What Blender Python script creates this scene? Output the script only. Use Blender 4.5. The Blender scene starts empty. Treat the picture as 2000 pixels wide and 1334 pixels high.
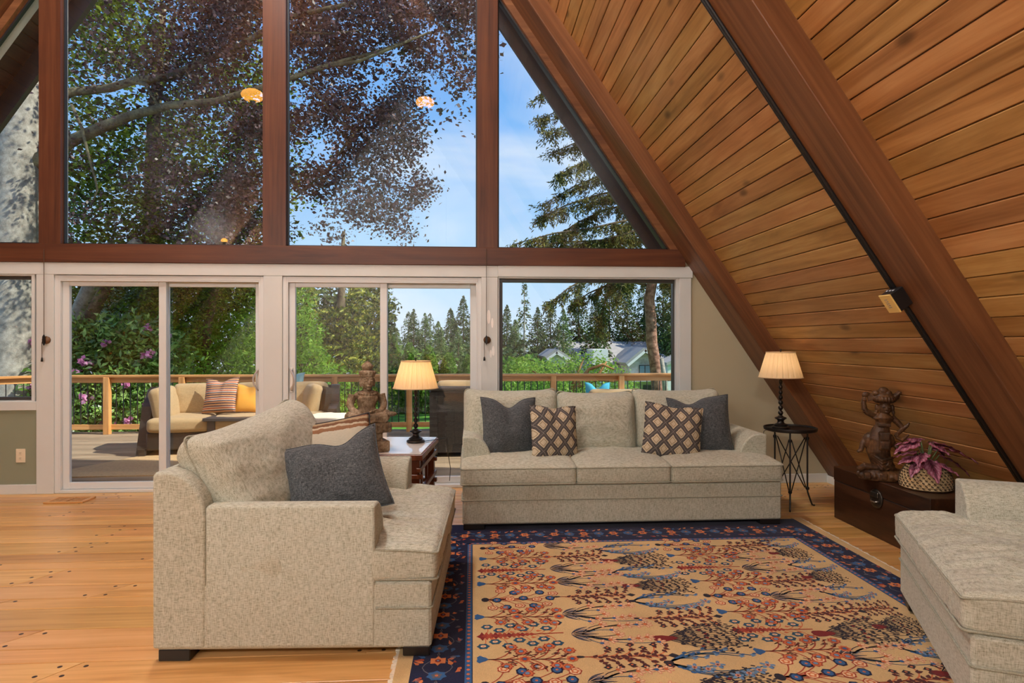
import bpy, math, random
import numpy as np
from mathutils import Vector, Matrix, Euler
random.seed(7)
S = bpy.context.scene
COL = S.collection
R = math.radians

# ------------------------------------------------------------------ camera, sky, sun, exposure
F, TH, CY, CZ = 1220.0, R(3.6), -6.09, 1.42
cam_d = bpy.data.cameras.new('camera'); cam_d.sensor_width = 36.0; cam_d.lens = F / 2000 * 36
cam_d.clip_start = 0.05; cam_d.clip_end = 600
cam = bpy.data.objects.new('camera', cam_d); COL.objects.link(cam)
cam.location = (0, CY, CZ); cam.rotation_euler = (R(90), 0, -TH); S.camera = cam

S.view_settings.view_transform = 'Standard'; S.view_settings.look = 'None'
S.view_settings.exposure = 0.0; S.view_settings.gamma = 1.0; S.view_settings.use_curve_mapping = False

W = bpy.data.worlds.new('sky'); S.world = W; W.use_nodes = True
wn, wl = W.node_tree.nodes, W.node_tree.links; wn.clear()
tc = wn.new('ShaderNodeTexCoord'); sp = wn.new('ShaderNodeSeparateXYZ'); wl.new(tc.outputs['Generated'], sp.inputs[0])
rp = wn.new('ShaderNodeValToRGB'); wl.new(sp.outputs['Z'], rp.inputs[0])
e = rp.color_ramp.elements
e[0].position = 0.0; e[0].color = (.74, .90, 1.08, 1)
e[1].position = 1.0; e[1].color = (.05, .16, .52, 1)
for p_, c_ in ((.12, (.52, .80, 1.12, 1)), (.32, (.25, .56, 1.08, 1)), (.55, (.13, .38, .92, 1))):
    x_ = e.new(p_); x_.color = c_
mp = wn.new('ShaderNodeMapping'); mp.inputs['Scale'].default_value = (1.6, 1.6, 5.5); mp.inputs['Location'].default_value = (.35, .2, .62)
mp.inputs['Rotation'].default_value = (0, R(14), 0)
wl.new(tc.outputs['Generated'], mp.inputs[0])
nz = wn.new('ShaderNodeTexNoise'); nz.inputs['Scale'].default_value = 1.5; nz.inputs['Detail'].default_value = 4; nz.inputs['Roughness'].default_value = .45
nz.inputs['Distortion'].default_value = .5
wl.new(mp.outputs[0], nz.inputs[0])
cr = wn.new('ShaderNodeValToRGB'); cr.color_ramp.elements[0].position = .50; cr.color_ramp.elements[1].position = .72
cr.color_ramp.elements[1].color = (.75, .75, .75, 1)
wl.new(nz.outputs['Fac'], cr.inputs[0])
mxc = wn.new('ShaderNodeMix'); mxc.data_type = 'RGBA'
wl.new(cr.outputs[0], mxc.inputs[0]); wl.new(rp.outputs[0], mxc.inputs[6]); mxc.inputs[7].default_value = (.92, 1.0, 1.10, 1)
bg = wn.new('ShaderNodeBackground'); bg.inputs['Strength'].default_value = 1.0
wl.new(mxc.outputs[2], bg.inputs['Color'])
wo = wn.new('ShaderNodeOutputWorld'); wl.new(bg.outputs[0], wo.inputs[0])

sun_d = bpy.data.lights.new('sun', 'SUN'); sun_d.energy = 6.5; sun_d.angle = R(.8); sun_d.color = (1, .95, .85)
sun = bpy.data.objects.new('sun', sun_d); COL.objects.link(sun)
sun.rotation_euler = Vector((-.70, .20, -.68)).to_track_quat('-Z', 'Y').to_euler()
S.cycles.max_bounces = 8; S.cycles.caustics_reflective = False; S.cycles.caustics_refractive = False
LAMP_POWER = 1.1        # one dial for the amber pendants and the added fill globes

# ------------------------------------------------------------------ helpers
def ray(px, py):
    u = (px - 1000) / F; v = (667 - py) / F
    s, c = math.sin(TH), math.cos(TH)
    return (s + u * c, c - u * s, v)
def at(px, py, Y=None, Z=None, X=None):
    d = ray(px, py)
    t = (Y - CY) / d[1] if Y is not None else ((Z - CZ) / d[2] if Z is not None else X / d[0])
    return Vector((d[0] * t, CY + d[1] * t, CZ + d[2] * t))

def tag(o, label=None, cat=None, group=None, kind=None):
    if label: o['label'] = label
    if cat: o['category'] = cat
    if group: o['group'] = group
    if kind: o['kind'] = kind
    return o
def empty(name, loc=(0, 0, 0), rz=0.0, rot=None):
    o = bpy.data.objects.new(name, None); COL.objects.link(o); o.empty_display_size = .1
    o.location = loc; o.rotation_euler = rot if rot else (0, 0, rz)
    return o
def link(name, me, mat=None, parent=None, loc=(0, 0, 0), rot=(0, 0, 0), smooth=None):
    o = bpy.data.objects.new(name, me); COL.objects.link(o)
    o.location = loc; o.rotation_euler = rot
    if mat is not None and len(me.materials) == 0: me.materials.append(mat)
    if parent is not None: o.parent = parent
    if smooth is not None: me.polygons.foreach_set('use_smooth', [smooth] * len(me.polygons))
    return o
def mesh(name, V, Fc):
    me = bpy.data.meshes.new(name); me.from_pydata([tuple(v) for v in V], [], Fc); me.update(); return me
def fastmesh(name, V, Q):
    """V (n,3) float array, Q (m,k) int array of faces with k corners"""
    me = bpy.data.meshes.new(name); V = np.asarray(V, np.float32); Q = np.asarray(Q, np.int32); k = Q.shape[1]
    me.vertices.add(len(V)); me.vertices.foreach_set('co', V.ravel())
    me.loops.add(Q.size); me.loops.foreach_set('vertex_index', Q.ravel())
    me.polygons.add(len(Q)); me.polygons.foreach_set('loop_start', np.arange(0, Q.size, k, dtype=np.int32))
    me.update(calc_edges=True); me.validate(); return me
def copy_tree(o, parent=None):
    c = o.copy(); COL.objects.link(c)
    if parent is not None: c.parent = parent
    for ch in o.children:
        copy_tree(ch, c)
    return c

class MB:
    """collects simple shapes into one mesh"""
    def __init__(s): s.V = []; s.F = []
    def add(s, V, Fc):
        n = len(s.V); s.V += [Vector(v) for v in V]; s.F += [[i + n for i in f] for f in Fc]; return s
    def box(s, x0, x1, y0, y1, z0, z1, b=0.0, rot=None, piv=None):
        if b <= 0:
            V = [(x, y, z) for x in (x0, x1) for y in (y0, y1) for z in (z0, z1)]
            Fc = [[0, 1, 3, 2], [4, 6, 7, 5], [0, 4, 5, 1], [2, 3, 7, 6], [0, 2, 6, 4], [1, 5, 7, 3]]
        else:
            b = min(b, .49 * (x1 - x0), .49 * (y1 - y0), .49 * (z1 - z0))
            V = []; idx = {}
            for i, x in enumerate((x0, x1)):
                for j, y in enumerate((y0, y1)):
                    for k, z in enumerate((z0, z1)):
                        sx, sy, sz = (b, -b)[i], (b, -b)[j], (b, -b)[k]
                        idx[i, j, k] = len(V)
                        V += [(x, y + sy, z + sz), (x + sx, y, z + sz), (x + sx, y + sy, z)]
            I = lambda i, j, k, a: idx[i, j, k] + a
            Fc = []
            for i in (0, 1): Fc.append([I(i, 0, 0, 0), I(i, 0, 1, 0), I(i, 1, 1, 0), I(i, 1, 0, 0)][:: (1 if i == 0 else -1)])
            for j in (0, 1): Fc.append([I(0, j, 0, 1), I(1, j, 0, 1), I(1, j, 1, 1), I(0, j, 1, 1)][:: (1 if j == 0 else -1)])
            for k in (0, 1): Fc.append([I(0, 0, k, 2), I(0, 1, k, 2), I(1, 1, k, 2), I(1, 0, k, 2)][:: (1 if k == 0 else -1)])
            for j in (0, 1):
                for k in (0, 1): Fc.append([I(0, j, k, 1), I(0, j, k, 2), I(1, j, k, 2), I(1, j, k, 1)][:: (1 if j == k else -1)])
            for i in (0, 1):
                for k in (0, 1): Fc.append([I(i, 0, k, 2), I(i, 0, k, 0), I(i, 1, k, 0), I(i, 1, k, 2)][:: (1 if i == k else -1)])
            for i in (0, 1):
                for j in (0, 1): Fc.append([I(i, j, 0, 0), I(i, j, 0, 1), I(i, j, 1, 1), I(i, j, 1, 0)][:: (1 if i == j else -1)])
            for i in (0, 1):
                for j in (0, 1):
                    for k in (0, 1): Fc.append([I(i, j, k, 0), I(i, j, k, 1), I(i, j, k, 2)][:: (1 if (i + j + k) % 2 == 0 else -1)])
        if rot is not None:
            pv = Vector(piv) if piv else Vector(((x0 + x1) / 2, (y0 + y1) / 2, (z0 + z1) / 2))
            m = Euler(rot).to_matrix(); V = [m @ (Vector(v) - pv) + pv for v in V]
        return s.add(V, Fc)
    def prism(s, pts, axis, a, b):
        """polygon pts in the two other axes, extruded along axis from a to b"""
        def P(p, t):
            return {'x': (t, p[0], p[1]), 'y': (p[0], t, p[1]), 'z': (p[0], p[1], t)}[axis]
        n = len(pts); V = [P(p, a) for p in pts] + [P(p, b) for p in pts]
        Fc = [list(range(n))[::-1], list(range(n, 2 * n))] + [[i, (i + 1) % n, n + (i + 1) % n, n + i] for i in range(n)]
        return s.add(V, Fc)
    def tube(s, P, r, n=8, cap=True):
        P = [Vector(p) for p in P]; rr = r if hasattr(r, '__len__') else [r] * len(P)
        V = []; up = None
        for i, p in enumerate(P):
            d = (P[min(i + 1, len(P) - 1)] - P[max(i - 1, 0)])
            d = d.normalized() if d.length > 1e-9 else Vector((0, 0, 1))
            if up is None: up = Vector((0, 0, 1)) if abs(d.z) < .9 else Vector((1, 0, 0))
            a = d.cross(up); a = a.normalized() if a.length > 1e-6 else d.orthogonal().normalized()
            b = a.cross(d).normalized(); up = b
            for k in range(n):
                t = 2 * math.pi * k / n; V.append(p + (a * math.cos(t) + b * math.sin(t)) * rr[i])
        Fc = [[i * n + k, i * n + (k + 1) % n, (i + 1) * n + (k + 1) % n, (i + 1) * n + k] for i in range(len(P) - 1) for k in range(n)]
        if cap: Fc += [list(range(n))[::-1], list(range((len(P) - 1) * n, len(P) * n))]
        return s.add(V, Fc)
    def lathe(s, prof, n=24, c=(0, 0, 0), sx=1.0, sy=1.0, flute=None):
        """prof: list of (radius, z)"""
        V = []
        for r, z in prof:
            for k in range(n):
                t = 2 * math.pi * k / n
                q = r * (1 + (flute(k, z) if flute else 0))
                V.append((c[0] + q * sx * math.cos(t), c[1] + q * sy * math.sin(t), c[2] + z))
        Fc = [[i * n + k, i * n + (k + 1) % n, (i + 1) * n + (k + 1) % n, (i + 1) * n + k] for i in range(len(prof) - 1) for k in range(n)]
        if prof[0][0] > 1e-6: Fc.append(list(range(n))[::-1])
        if prof[-1][0] > 1e-6: Fc.append(list(range((len(prof) - 1) * n, len(prof) * n)))
        return s.add(V, Fc)
    def ell(s, c, r, rot=None, n=14, m=9):
        V = [(0, 0, -1)]
        for i in range(1, m):
            ph = -math.pi / 2 + math.pi * i / m
            V += [(math.cos(ph) * math.cos(2 * math.pi * k / n), math.cos(ph) * math.sin(2 * math.pi * k / n), math.sin(ph)) for k in range(n)]
        V.append((0, 0, 1)); rr = r if hasattr(r, '__len__') else (r, r, r)
        mt = Euler(rot).to_matrix() if rot else Matrix.Identity(3)
        V = [mt @ Vector((v[0] * rr[0], v[1] * rr[1], v[2] * rr[2])) + Vector(c) for v in V]
        Fc = [[0, 1 + (k + 1) % n, 1 + k] for k in range(n)]
        for i in range(m - 2):
            a = 1 + i * n; Fc += [[a + k, a + (k + 1) % n, a + n + (k + 1) % n, a + n + k] for k in range(n)]
        a = 1 + (m - 2) * n; Fc += [[a + k, a + (k + 1) % n, len(V) - 1] for k in range(n)]
        return s.add(V, Fc)
    def build(s, name, mat=None, parent=None, loc=(0, 0, 0), rot=(0, 0, 0), smooth=False):
        return link(name, mesh(name, s.V, s.F), mat, parent, loc, rot, smooth)

def auto_smooth(o, ang=40):
    me = o.data; me.polygons.foreach_set('use_smooth', [True] * len(me.polygons)); me.set_sharp_from_angle(angle=R(ang)); return o

ORD = 'first second third fourth fifth sixth seventh eighth ninth tenth eleventh twelfth thirteenth fourteenth fifteenth sixteenth seventeenth eighteenth nineteenth twentieth twenty-first twenty-second twenty-third twenty-fourth twenty-fifth'.split()
# numpy value noise -------------------------------------------------
def _h(i, j, k, sd):
    n = (i * 374761393 + j * 668265263 + k * 2147483647 + sd * 974634777) & 0xFFFFFFFF
    n = ((n ^ (n >> 13)) * 1274126177) & 0xFFFFFFFF
    n = (n ^ (n >> 16)) & 0xFFFFFFFF
    return n.astype(np.float64) / 4294967295.0
def vnoise(P, sc=1.0, sd=0):
    P = np.asarray(P, float) * np.asarray(sc, float); I = np.floor(P).astype(np.int64); f = P - I; f = f * f * (3 - 2 * f)
    o = 0
    for a in (0, 1):
        for b in (0, 1):
            for c in (0, 1):
                w = (f[:, 0] if a else 1 - f[:, 0]) * (f[:, 1] if b else 1 - f[:, 1]) * (f[:, 2] if c else 1 - f[:, 2])
                o = o + w * _h(I[:, 0] + a, I[:, 1] + b, I[:, 2] + c, sd)
    return o * 2 - 1
def ridge(P, sc, sd):
    return 1 - np.abs(vnoise(P, sc, sd))

def cube_grid(n):
    """unit cube surface [-1,1]^3 as a welded grid with n cells a side -> V, quads"""
    key = {}; V = []; Q = []
    def vid(p):
        k = tuple(p)
        if k not in key: key[k] = len(V); V.append(p)
        return key[k]
    for ax in range(3):
        for sg in (0, n):
            for i in range(n):
                for j in range(n):
                    q = []
                    for di, dj in ((0, 0), (1, 0), (1, 1), (0, 1)):
                        p = [0, 0, 0]; p[ax] = sg; p[(ax + 1) % 3] = i + di; p[(ax + 2) % 3] = j + dj; q.append(vid(tuple(p)))
                    Q.append(q if sg else q[::-1])
    return np.array(V, float) / n * 2 - 1, np.array(Q)
_CG = {}
def cushion(name, w, d, h, r=.05, puff=.03, wr=.0, wsc=(4, 1.2, 3), sd=0, n=26, side=.012, sag=0.0, fn=None):
    """soft box cushion centred at the origin: w along x, d along y, h along z"""
    if n not in _CG: _CG[n] = cube_grid(n)
    U, Q = _CG[n]; U = np.sign(U) * np.abs(U) ** .8
    a = np.array([w, d, h]) / 2; rr = min(r, .48 * min(w, d, h)); P = U * a; inn = np.clip(P, -(a - rr), a - rr); D = P - inn
    L = np.linalg.norm(D, axis=1, keepdims=True); L[L == 0] = 1; N = D / L; P = inn + N * rr
    u, v, t = P[:, 0] / a[0], P[:, 1] / a[1], P[:, 2] / a[2]
    bx, by, bz = (1 - u ** 2).clip(0), (1 - v ** 2).clip(0), (1 - t ** 2).clip(0)
    P[:, 2] += np.sign(t) * np.abs(t) * puff * (bx * by) ** .6 - sag * np.exp(-(u ** 2 + v ** 2) * 3) * (t > 0)
    P[:, 0] += u * side * (by * bz) ** .5 * 1.0; P[:, 1] += v * side * (bx * bz) ** .5
    if wr:
        q = P + .08 * np.stack([vnoise(P, 2.5, sd + k) for k in (5, 6, 7)], 1)
        dsp = wr * (ridge(q, wsc, sd) ** 3 - .35) + .4 * wr * vnoise(P, np.array(wsc) * 2.3, sd + 3)
        edge = np.clip((np.max(np.abs(np.stack([u, v], 1)), 1) - .82) / .18, 0, 1)
        P += N * (dsp * (1 - .75 * edge))[:, None]
    if fn: P = fn(P, u, v, t)
    me = fastmesh(name, P, Q); me.polygons.foreach_set('use_smooth', np.ones(len(Q), bool)); return me
def pillow(name, w, h, th, pinch=.07, chop=0.0, wr=.012, sd=0, n=30, chopx=0.0):
    """throw pillow standing in the x-z plane, thickness along y"""
    g = np.linspace(-1, 1, n + 1); u, v = np.meshgrid(g, g, indexing='ij'); u = u.ravel(); v = v.ravel()
    out = []
    for sg in (1, -1):
        pr = ((1 - np.abs(u) ** 2.4) * (1 - np.abs(v) ** 2.4)).clip(0) ** .55
        x = w / 2 * u * (1 - pinch * (1 - v ** 2)); z = h / 2 * v * (1 - pinch * (1 - u ** 2)); y = sg * th / 2 * pr
        if chop:
            tp = ((v + .2) / 1.2).clip(0, 1); k = np.exp(-((u - chopx) / .34) ** 2)
            z = z - chop * k * tp ** 2; y = y * (1 - .45 * k * tp) 
            x = x + .25 * chop * tp ** 3 * np.sign(u - chopx) * np.exp(-((np.abs(u - chopx) - .5) / .4) ** 2) * .5
        P = np.stack([x, y, z], 1)
        if wr:
            q = P + .05 * np.stack([vnoise(P + 3 * sg, 5, sd + k) for k in (1, 2, 3)], 1)
            P[:, 1] += sg * wr * (ridge(q + sg, (5, 5, 4), sd) ** 3 - .3) * pr ** .6
        out.append(P)
    N1 = (n + 1) ** 2; V = np.concatenate(out); idx = np.arange(N1).reshape(n + 1, n + 1)
    q = np.stack([idx[:-1, :-1], idx[1:, :-1], idx[1:, 1:], idx[:-1, 1:]], -1).reshape(-1, 4)
    rim = np.concatenate([idx[0, :], idx[1:, -1], idx[-1, ::-1][1:], idx[::-1, 0][1:-1]])
    rm = np.arange(2 * N1); rm[rim + N1] = rim
    Q = np.concatenate([q[:, ::-1], rm[q + N1]])
    me = fastmesh(name, V, Q[:, ::-1]); me.polygons.foreach_set('use_smooth', np.ones(len(me.polygons), bool))
    rimP = [Vector(V[i]) for i in rim]; rimP.append(rimP[0])
    return me, rimP

# ------------------------------------------------------------------ materials
def new_mat(name):
    m = bpy.data.materials.new(name); m.use_nodes = True; n = m.node_tree.nodes; l = m.node_tree.links
    return m, n, l, n['Principled BSDF']
def col(c): return (c[0], c[1], c[2], 1)
def srgb(r, g, b):
    f = lambda c: (c / 255 / 12.92) if c / 255 <= .04045 else ((c / 255 + .055) / 1.055) ** 2.4
    return (f(r), f(g), f(b))
def ramp(n, stops):
    r = n.new('ShaderNodeValToRGB'); e = r.color_ramp.elements
    e[0].position, e[0].color = stops[0][0], col(stops[0][1]); e[1].position, e[1].color = stops[-1][0], col(stops[-1][1])
    for p, c in stops[1:-1]: x = e.new(p); x.color = col(c)
    return r
def noise(n, l, vec, scale, detail=3, rough=.55, dist=0.0):
    t = n.new('ShaderNodeTexNoise'); t.inputs['Scale'].default_value = scale; t.inputs['Detail'].default_value = detail
    t.inputs['Roughness'].default_value = rough; t.inputs['Distortion'].default_value = dist
    if vec is not None: l.new(vec, t.inputs['Vector'])
    return t.outputs['Fac']
def mapping(n, l, vec, scale=(1, 1, 1), loc=(0, 0, 0), rot=(0, 0, 0)):
    m = n.new('ShaderNodeMapping'); m.inputs['Scale'].default_value = scale; m.inputs['Location'].default_value = loc; m.inputs['Rotation'].default_value = rot
    l.new(vec, m.inputs[0]); return m.outputs[0]
def math_(n, l, op, a, b=None, clamp=False):
    m = n.new('ShaderNodeMath'); m.operation = op; m.use_clamp = clamp
    for i, x in enumerate((a, b)):
        if x is None: continue
        if isinstance(x, (int, float)): m.inputs[i].default_value = x
        else: l.new(x, m.inputs[i])
    return m.outputs[0]
def mix(n, l, fac, a, b, mode='MIX'):
    m = n.new('ShaderNodeMix'); m.data_type = 'RGBA'; m.blend_type = mode
    for s, x in ((0, fac), (6, a), (7, b)):
        if isinstance(x, (int, float)): m.inputs[s].default_value = x
        elif isinstance(x, tuple): m.inputs[s].default_value = col(x)
        else: l.new(x, m.inputs[s])
    return m.outputs[2]
def bump(n, l, bsdf, h, strength=.3, dist=.01):
    b = n.new('ShaderNodeBump'); b.inputs['Strength'].default_value = strength; b.inputs['Distance'].default_value = dist
    l.new(h, b.inputs['Height']); l.new(b.outputs[0], bsdf.inputs['Normal'])
def objvec(n, l, rnd=True):
    t = n.new('ShaderNodeTexCoord')
    if not rnd: return t.outputs['Object']
    oi = n.new('ShaderNodeObjectInfo'); a = n.new('ShaderNodeVectorMath'); a.operation = 'ADD'
    s = n.new('ShaderNodeVectorMath'); s.operation = 'SCALE'; s.inputs[0].default_value = (37.1, 53.7, 19.3); l.new(oi.outputs['Random'], s.inputs['Scale'])
    l.new(t.outputs['Object'], a.inputs[0]); l.new(s.outputs[0], a.inputs[1]); return a.outputs[0]
def plain(name, c, rough=.5, metal=0.0, var=.0, vs=8, bs=0.0, bsc=60, spec=.5, dist=.004):
    m, n, l, b = new_mat(name); b.inputs['Roughness'].default_value = rough; b.inputs['Metallic'].default_value = metal
    b.inputs['Specular IOR Level'].default_value = spec; b.inputs['Base Color'].default_value = col(c)
    v = objvec(n, l)
    if var:
        f = noise(n, l, v, vs, 4); d = tuple(x * (1 - var) for x in c); u = tuple(min(1, x * (1 + var)) for x in c)
        r = ramp(n, [(.3, d), (.7, u)]); l.new(f, r.inputs[0]); l.new(r.outputs[0], b.inputs['Base Color'])
    if bs: bump(n, l, b, noise(n, l, v, bsc, 4), bs, dist)
    return m
def wood(name, cs, axis=0, rough=.4, grain=9.0, stretch=14.0, knots=0.0, objvar=.25, bs=.15, spec=.4, kcol=None, ksc=2.2, hue=0.0, grooves=None):
    """cs = dark, mid, light; axis = local grain direction"""
    m, n, l, b = new_mat(name); b.inputs['Roughness'].default_value = rough; b.inputs['Specular IOR Level'].default_value = spec
    v = objvec(n, l); sc = [grain] * 3; sc[axis] = grain / stretch
    mv = mapping(n, l, v, tuple(sc))
    g1 = noise(n, l, mv, 1.0, 5, .6, 1.2)
    sc2 = [grain * 7] * 3; sc2[axis] = grain * 7 / (stretch * 2.5)
    g2 = noise(n, l, mapping(n, l, v, tuple(sc2)), 1.0, 3, .6)
    blot = noise(n, l, v, 2.2, 3)
    f = math_(n, l, 'ADD', math_(n, l, 'MULTIPLY', g1, .62), math_(n, l, 'ADD', math_(n, l, 'MULTIPLY', g2, .24), math_(n, l, 'MULTIPLY', blot, .14)))
    r = ramp(n, [(.34, cs[0]), (.5, cs[1]), (.66, cs[2])]); l.new(f, r.inputs[0]); c = r.outputs[0]
    oi = n.new('ShaderNodeObjectInfo')
    k = math_(n, l, 'ADD', math_(n, l, 'MULTIPLY', oi.outputs['Random'], 2 * objvar), 1 - objvar)
    hs = n.new('ShaderNodeHueSaturation'); l.new(c, hs.inputs['Color']); l.new(k, hs.inputs['Value']); c = hs.outputs[0]
    if hue:
        hh = math_(n, l, 'ADD', math_(n, l, 'MULTIPLY', math_(n, l, 'FRACT', math_(n, l, 'MULTIPLY', oi.outputs['Random'], 7.3)), hue), .5 - hue / 2); l.new(hh, hs.inputs['Hue'])
    if knots:
        ks = [ksc * 2.2] * 3; ks[axis] = ksc
        vo = n.new('ShaderNodeTexVoronoi'); vo.inputs['Scale'].default_value = 1.0; l.new(mapping(n, l, v, tuple(ks)), vo.inputs['Vector'])
        kr = ramp(n, [(.0, (1, 1, 1)), (.075, (.75, .75, .75)), (.16, (0, 0, 0))]); l.new(vo.outputs['Distance'], kr.inputs[0])
        sel = n.new('ShaderNodeSeparateColor'); l.new(vo.outputs['Color'], sel.inputs[0])
        gate = math_(n, l, 'LESS_THAN', sel.outputs[0], knots)
        kf = math_(n, l, 'MULTIPLY', kr.outputs[0], gate); c = mix(n, l, math_(n, l, 'MULTIPLY', kf, .85), c, kcol or tuple(x * .25 for x in cs[0]))
    if grooves:      # far board joints: (axis index, pitch)
        sx = n.new('ShaderNodeSeparateXYZ'); l.new(n.new('ShaderNodeTexCoord').outputs['Object'], sx.inputs[0])
        fr = math_(n, l, 'FRACT', math_(n, l, 'DIVIDE', sx.outputs[grooves[0]], grooves[1]))
        gl = math_(n, l, 'LESS_THAN', fr, .045); c = mix(n, l, gl, c, tuple(x * .2 for x in cs[0]))
    l.new(c, b.inputs['Base Color'])
    if bs: bump(n, l, b, g2, bs, .002)
    return m
def fabric(name, c0, c1, c2, sc=1.0, bs=.35, rough=.9, amount=.5):
    m, n, l, b = new_mat(name); b.inputs['Roughness'].default_value = rough; b.inputs['Specular IOR Level'].default_value = .15
    b.inputs['Sheen Weight'].default_value = .15
    v = objvec(n, l)
    a1 = noise(n, l, mapping(n, l, v, (300 * sc, 300 * sc, 42 * sc)), 1.0, 3, .6)
    a2 = noise(n, l, mapping(n, l, v, (42 * sc, 42 * sc, 300 * sc)), 1.0, 3, .6)
    big = noise(n, l, v, 9 * sc, 3)
    f = math_(n, l, 'ADD', math_(n, l, 'MULTIPLY', a1, .45), math_(n, l, 'ADD', math_(n, l, 'MULTIPLY', a2, .45), math_(n, l, 'MULTIPLY', big, .05)))
    w = .085 / max(amount, .01)
    r = ramp(n, [(.5 - w, c0), (.5, c1), (.5 + w, c2)]); l.new(f, r.inputs[0]); l.new(r.outputs[0], b.inputs['Base Color'])
    bump(n, l, b, f, bs, .004)
    return m
def emit(name, c, s, base=None):
    m, n, l, b = new_mat(name); b.inputs['Base Color'].default_value = col(base or c); b.inputs['Emission Color'].default_value = col(c); b.inputs['Emission Strength'].default_value = s
    b.inputs['Roughness'].default_value = .5
    return m
def glass_mat(name, tint=(1, 1, 1), f0=.045):
    m = bpy.data.materials.new(name); m.use_nodes = True; n = m.node_tree.nodes; l = m.node_tree.links; n.clear()
    lw = n.new('ShaderNodeLayerWeight'); lw.inputs['Blend'].default_value = .5
    p = math_(n, l, 'POWER', lw.outputs['Facing'], 5.0); f = math_(n, l, 'ADD', math_(n, l, 'MULTIPLY', p, 1 - f0), f0, True)
    t = n.new('ShaderNodeBsdfTransparent'); t.inputs[0].default_value = col(tint)
    g = n.new('ShaderNodeBsdfGlossy'); g.inputs['Roughness'].default_value = 0.0
    mx = n.new('ShaderNodeMixShader'); l.new(f, mx.inputs[0]); l.new(t.outputs[0], mx.inputs[1]); l.new(g.outputs[0], mx.inputs[2])
    o = n.new('ShaderNodeOutputMaterial'); l.new(mx.outputs[0], o.inputs[0]); return m
def leaf_mat(name, cs, trans=.35, rough=.55, spec=.3):
    m = bpy.data.materials.new(name); m.use_nodes = True; n = m.node_tree.nodes; l = m.node_tree.links; b = n['Principled BSDF']
    g = n.new('ShaderNodeNewGeometry'); k = len(cs) - 1
    r = ramp(n, [(i / k, c) for i, c in enumerate(cs)]); l.new(g.outputs['Random Per Island'], r.inputs[0])
    l.new(r.outputs[0], b.inputs['Base Color']); b.inputs['Roughness'].default_value = rough; b.inputs['Specular IOR Level'].default_value = spec
    t = n.new('ShaderNodeBsdfTranslucent'); l.new(r.outputs[0], t.inputs[0])
    mx = n.new('ShaderNodeMixShader'); mx.inputs[0].default_value = trans
    l.new(b.outputs[0], mx.inputs[1]); l.new(t.outputs[0], mx.inputs[2]); l.new(mx.outputs[0], n['Material Output'].inputs[0]); return m
# ------------------------------------------------------------------ the house shell
M_BOARD = wood('ceiling board wood', (srgb(140, 98, 54), srgb(174, 129, 76), srgb(196, 155, 100)), axis=0, rough=.42, grain=7, stretch=10, knots=.34, objvar=.13, bs=.12, ksc=1.9, hue=.02, spec=.35)
M_SLAB = wood('far ceiling boards', (srgb(105, 62, 30), srgb(150, 95, 48), srgb(175, 118, 62)), axis=1, rough=.45, grain=6, stretch=10, objvar=.0, bs=.1, grooves=(0, .125))
M_BEAM = wood('glulam beam wood', (srgb(84, 52, 33), srgb(114, 74, 47), srgb(138, 94, 61)), axis=0, rough=.42, grain=7, stretch=22, knots=.10, objvar=.05, bs=.12, ksc=1.2, spec=.35)
M_POST = wood('window post wood', (srgb(64, 35, 23), srgb(88, 50, 31), srgb(106, 64, 40)), axis=2, rough=.42, grain=8, stretch=18, knots=.22, objvar=.05, bs=.1, ksc=1.6)
M_HEAD = wood('window header wood', (srgb(64, 35, 23), srgb(88, 50, 31), srgb(106, 64, 40)), axis=0, rough=.42, grain=8, stretch=18, knots=.12, objvar=.05, bs=.1, ksc=1.6)
M_PLANK = wood('honey oak floor', (srgb(176, 126, 68), srgb(210, 162, 98), srgb(228, 186, 126)), axis=0, rough=.30, grain=8, stretch=16, knots=.06, objvar=.12, bs=.06, spec=.5, ksc=1.3, hue=.015)
M_SUB = plain('subfloor', srgb(60, 34, 16), .8)
M_FARFLOOR = wood('honey oak floor behind', (srgb(176, 126, 68), srgb(210, 162, 98), srgb(228, 186, 126)), axis=0, rough=.3, grain=8, stretch=16, objvar=0, bs=.06, grooves=(1, .14))
M_PEG = plain('dark walnut peg', srgb(52, 32, 20), .35)
M_TRIM = plain('white trim paint', (.63, .67, .66), .45, var=.03, vs=3)
M_VINYL = plain('white vinyl', (.675, .71, .71), .35)
M_SAGE = plain('sage wall paint', srgb(138, 144, 122), .75, var=.04, vs=2, bs=.05, bsc=120)
M_CREAM = plain('khaki wall paint', srgb(180, 173, 145), .8, var=.03, vs=2, bs=.05, bsc=120)
M_PLASTER = plain('white back wall', (.78, .74, .68), .8)
M_GASKET = plain('black gasket', (.012, .012, .014), .5)
M_FASCIA_SHADE = plain('dark fascia paint and reveal shade', (.018, .022, .035), .45)  # fascia paint; on the right rake reveal it stands in for shade
M_GREYPAINT = plain('weathered grey paint', (.55, .55, .53), .6, var=.08, vs=6)
M_DARKFRAME = plain('dark grey window frame', (.05, .05, .048), .4)
M_GLASS = glass_mat('window glass', (.985, .995, .985))
M_SHINGLE = plain('roof shingle', (.08, .08, .085), .9, var=.2)

ANG = R(55.5); TM = math.tan(ANG); KU = 5.275; KB = KU + .26; RX = -1.88
CA, SA = math.cos(ANG), math.sin(ANG)
YB = -11.0; YO = .71
mirror = lambda X: 2 * RX - X
zr = KB - TM * RX

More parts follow.
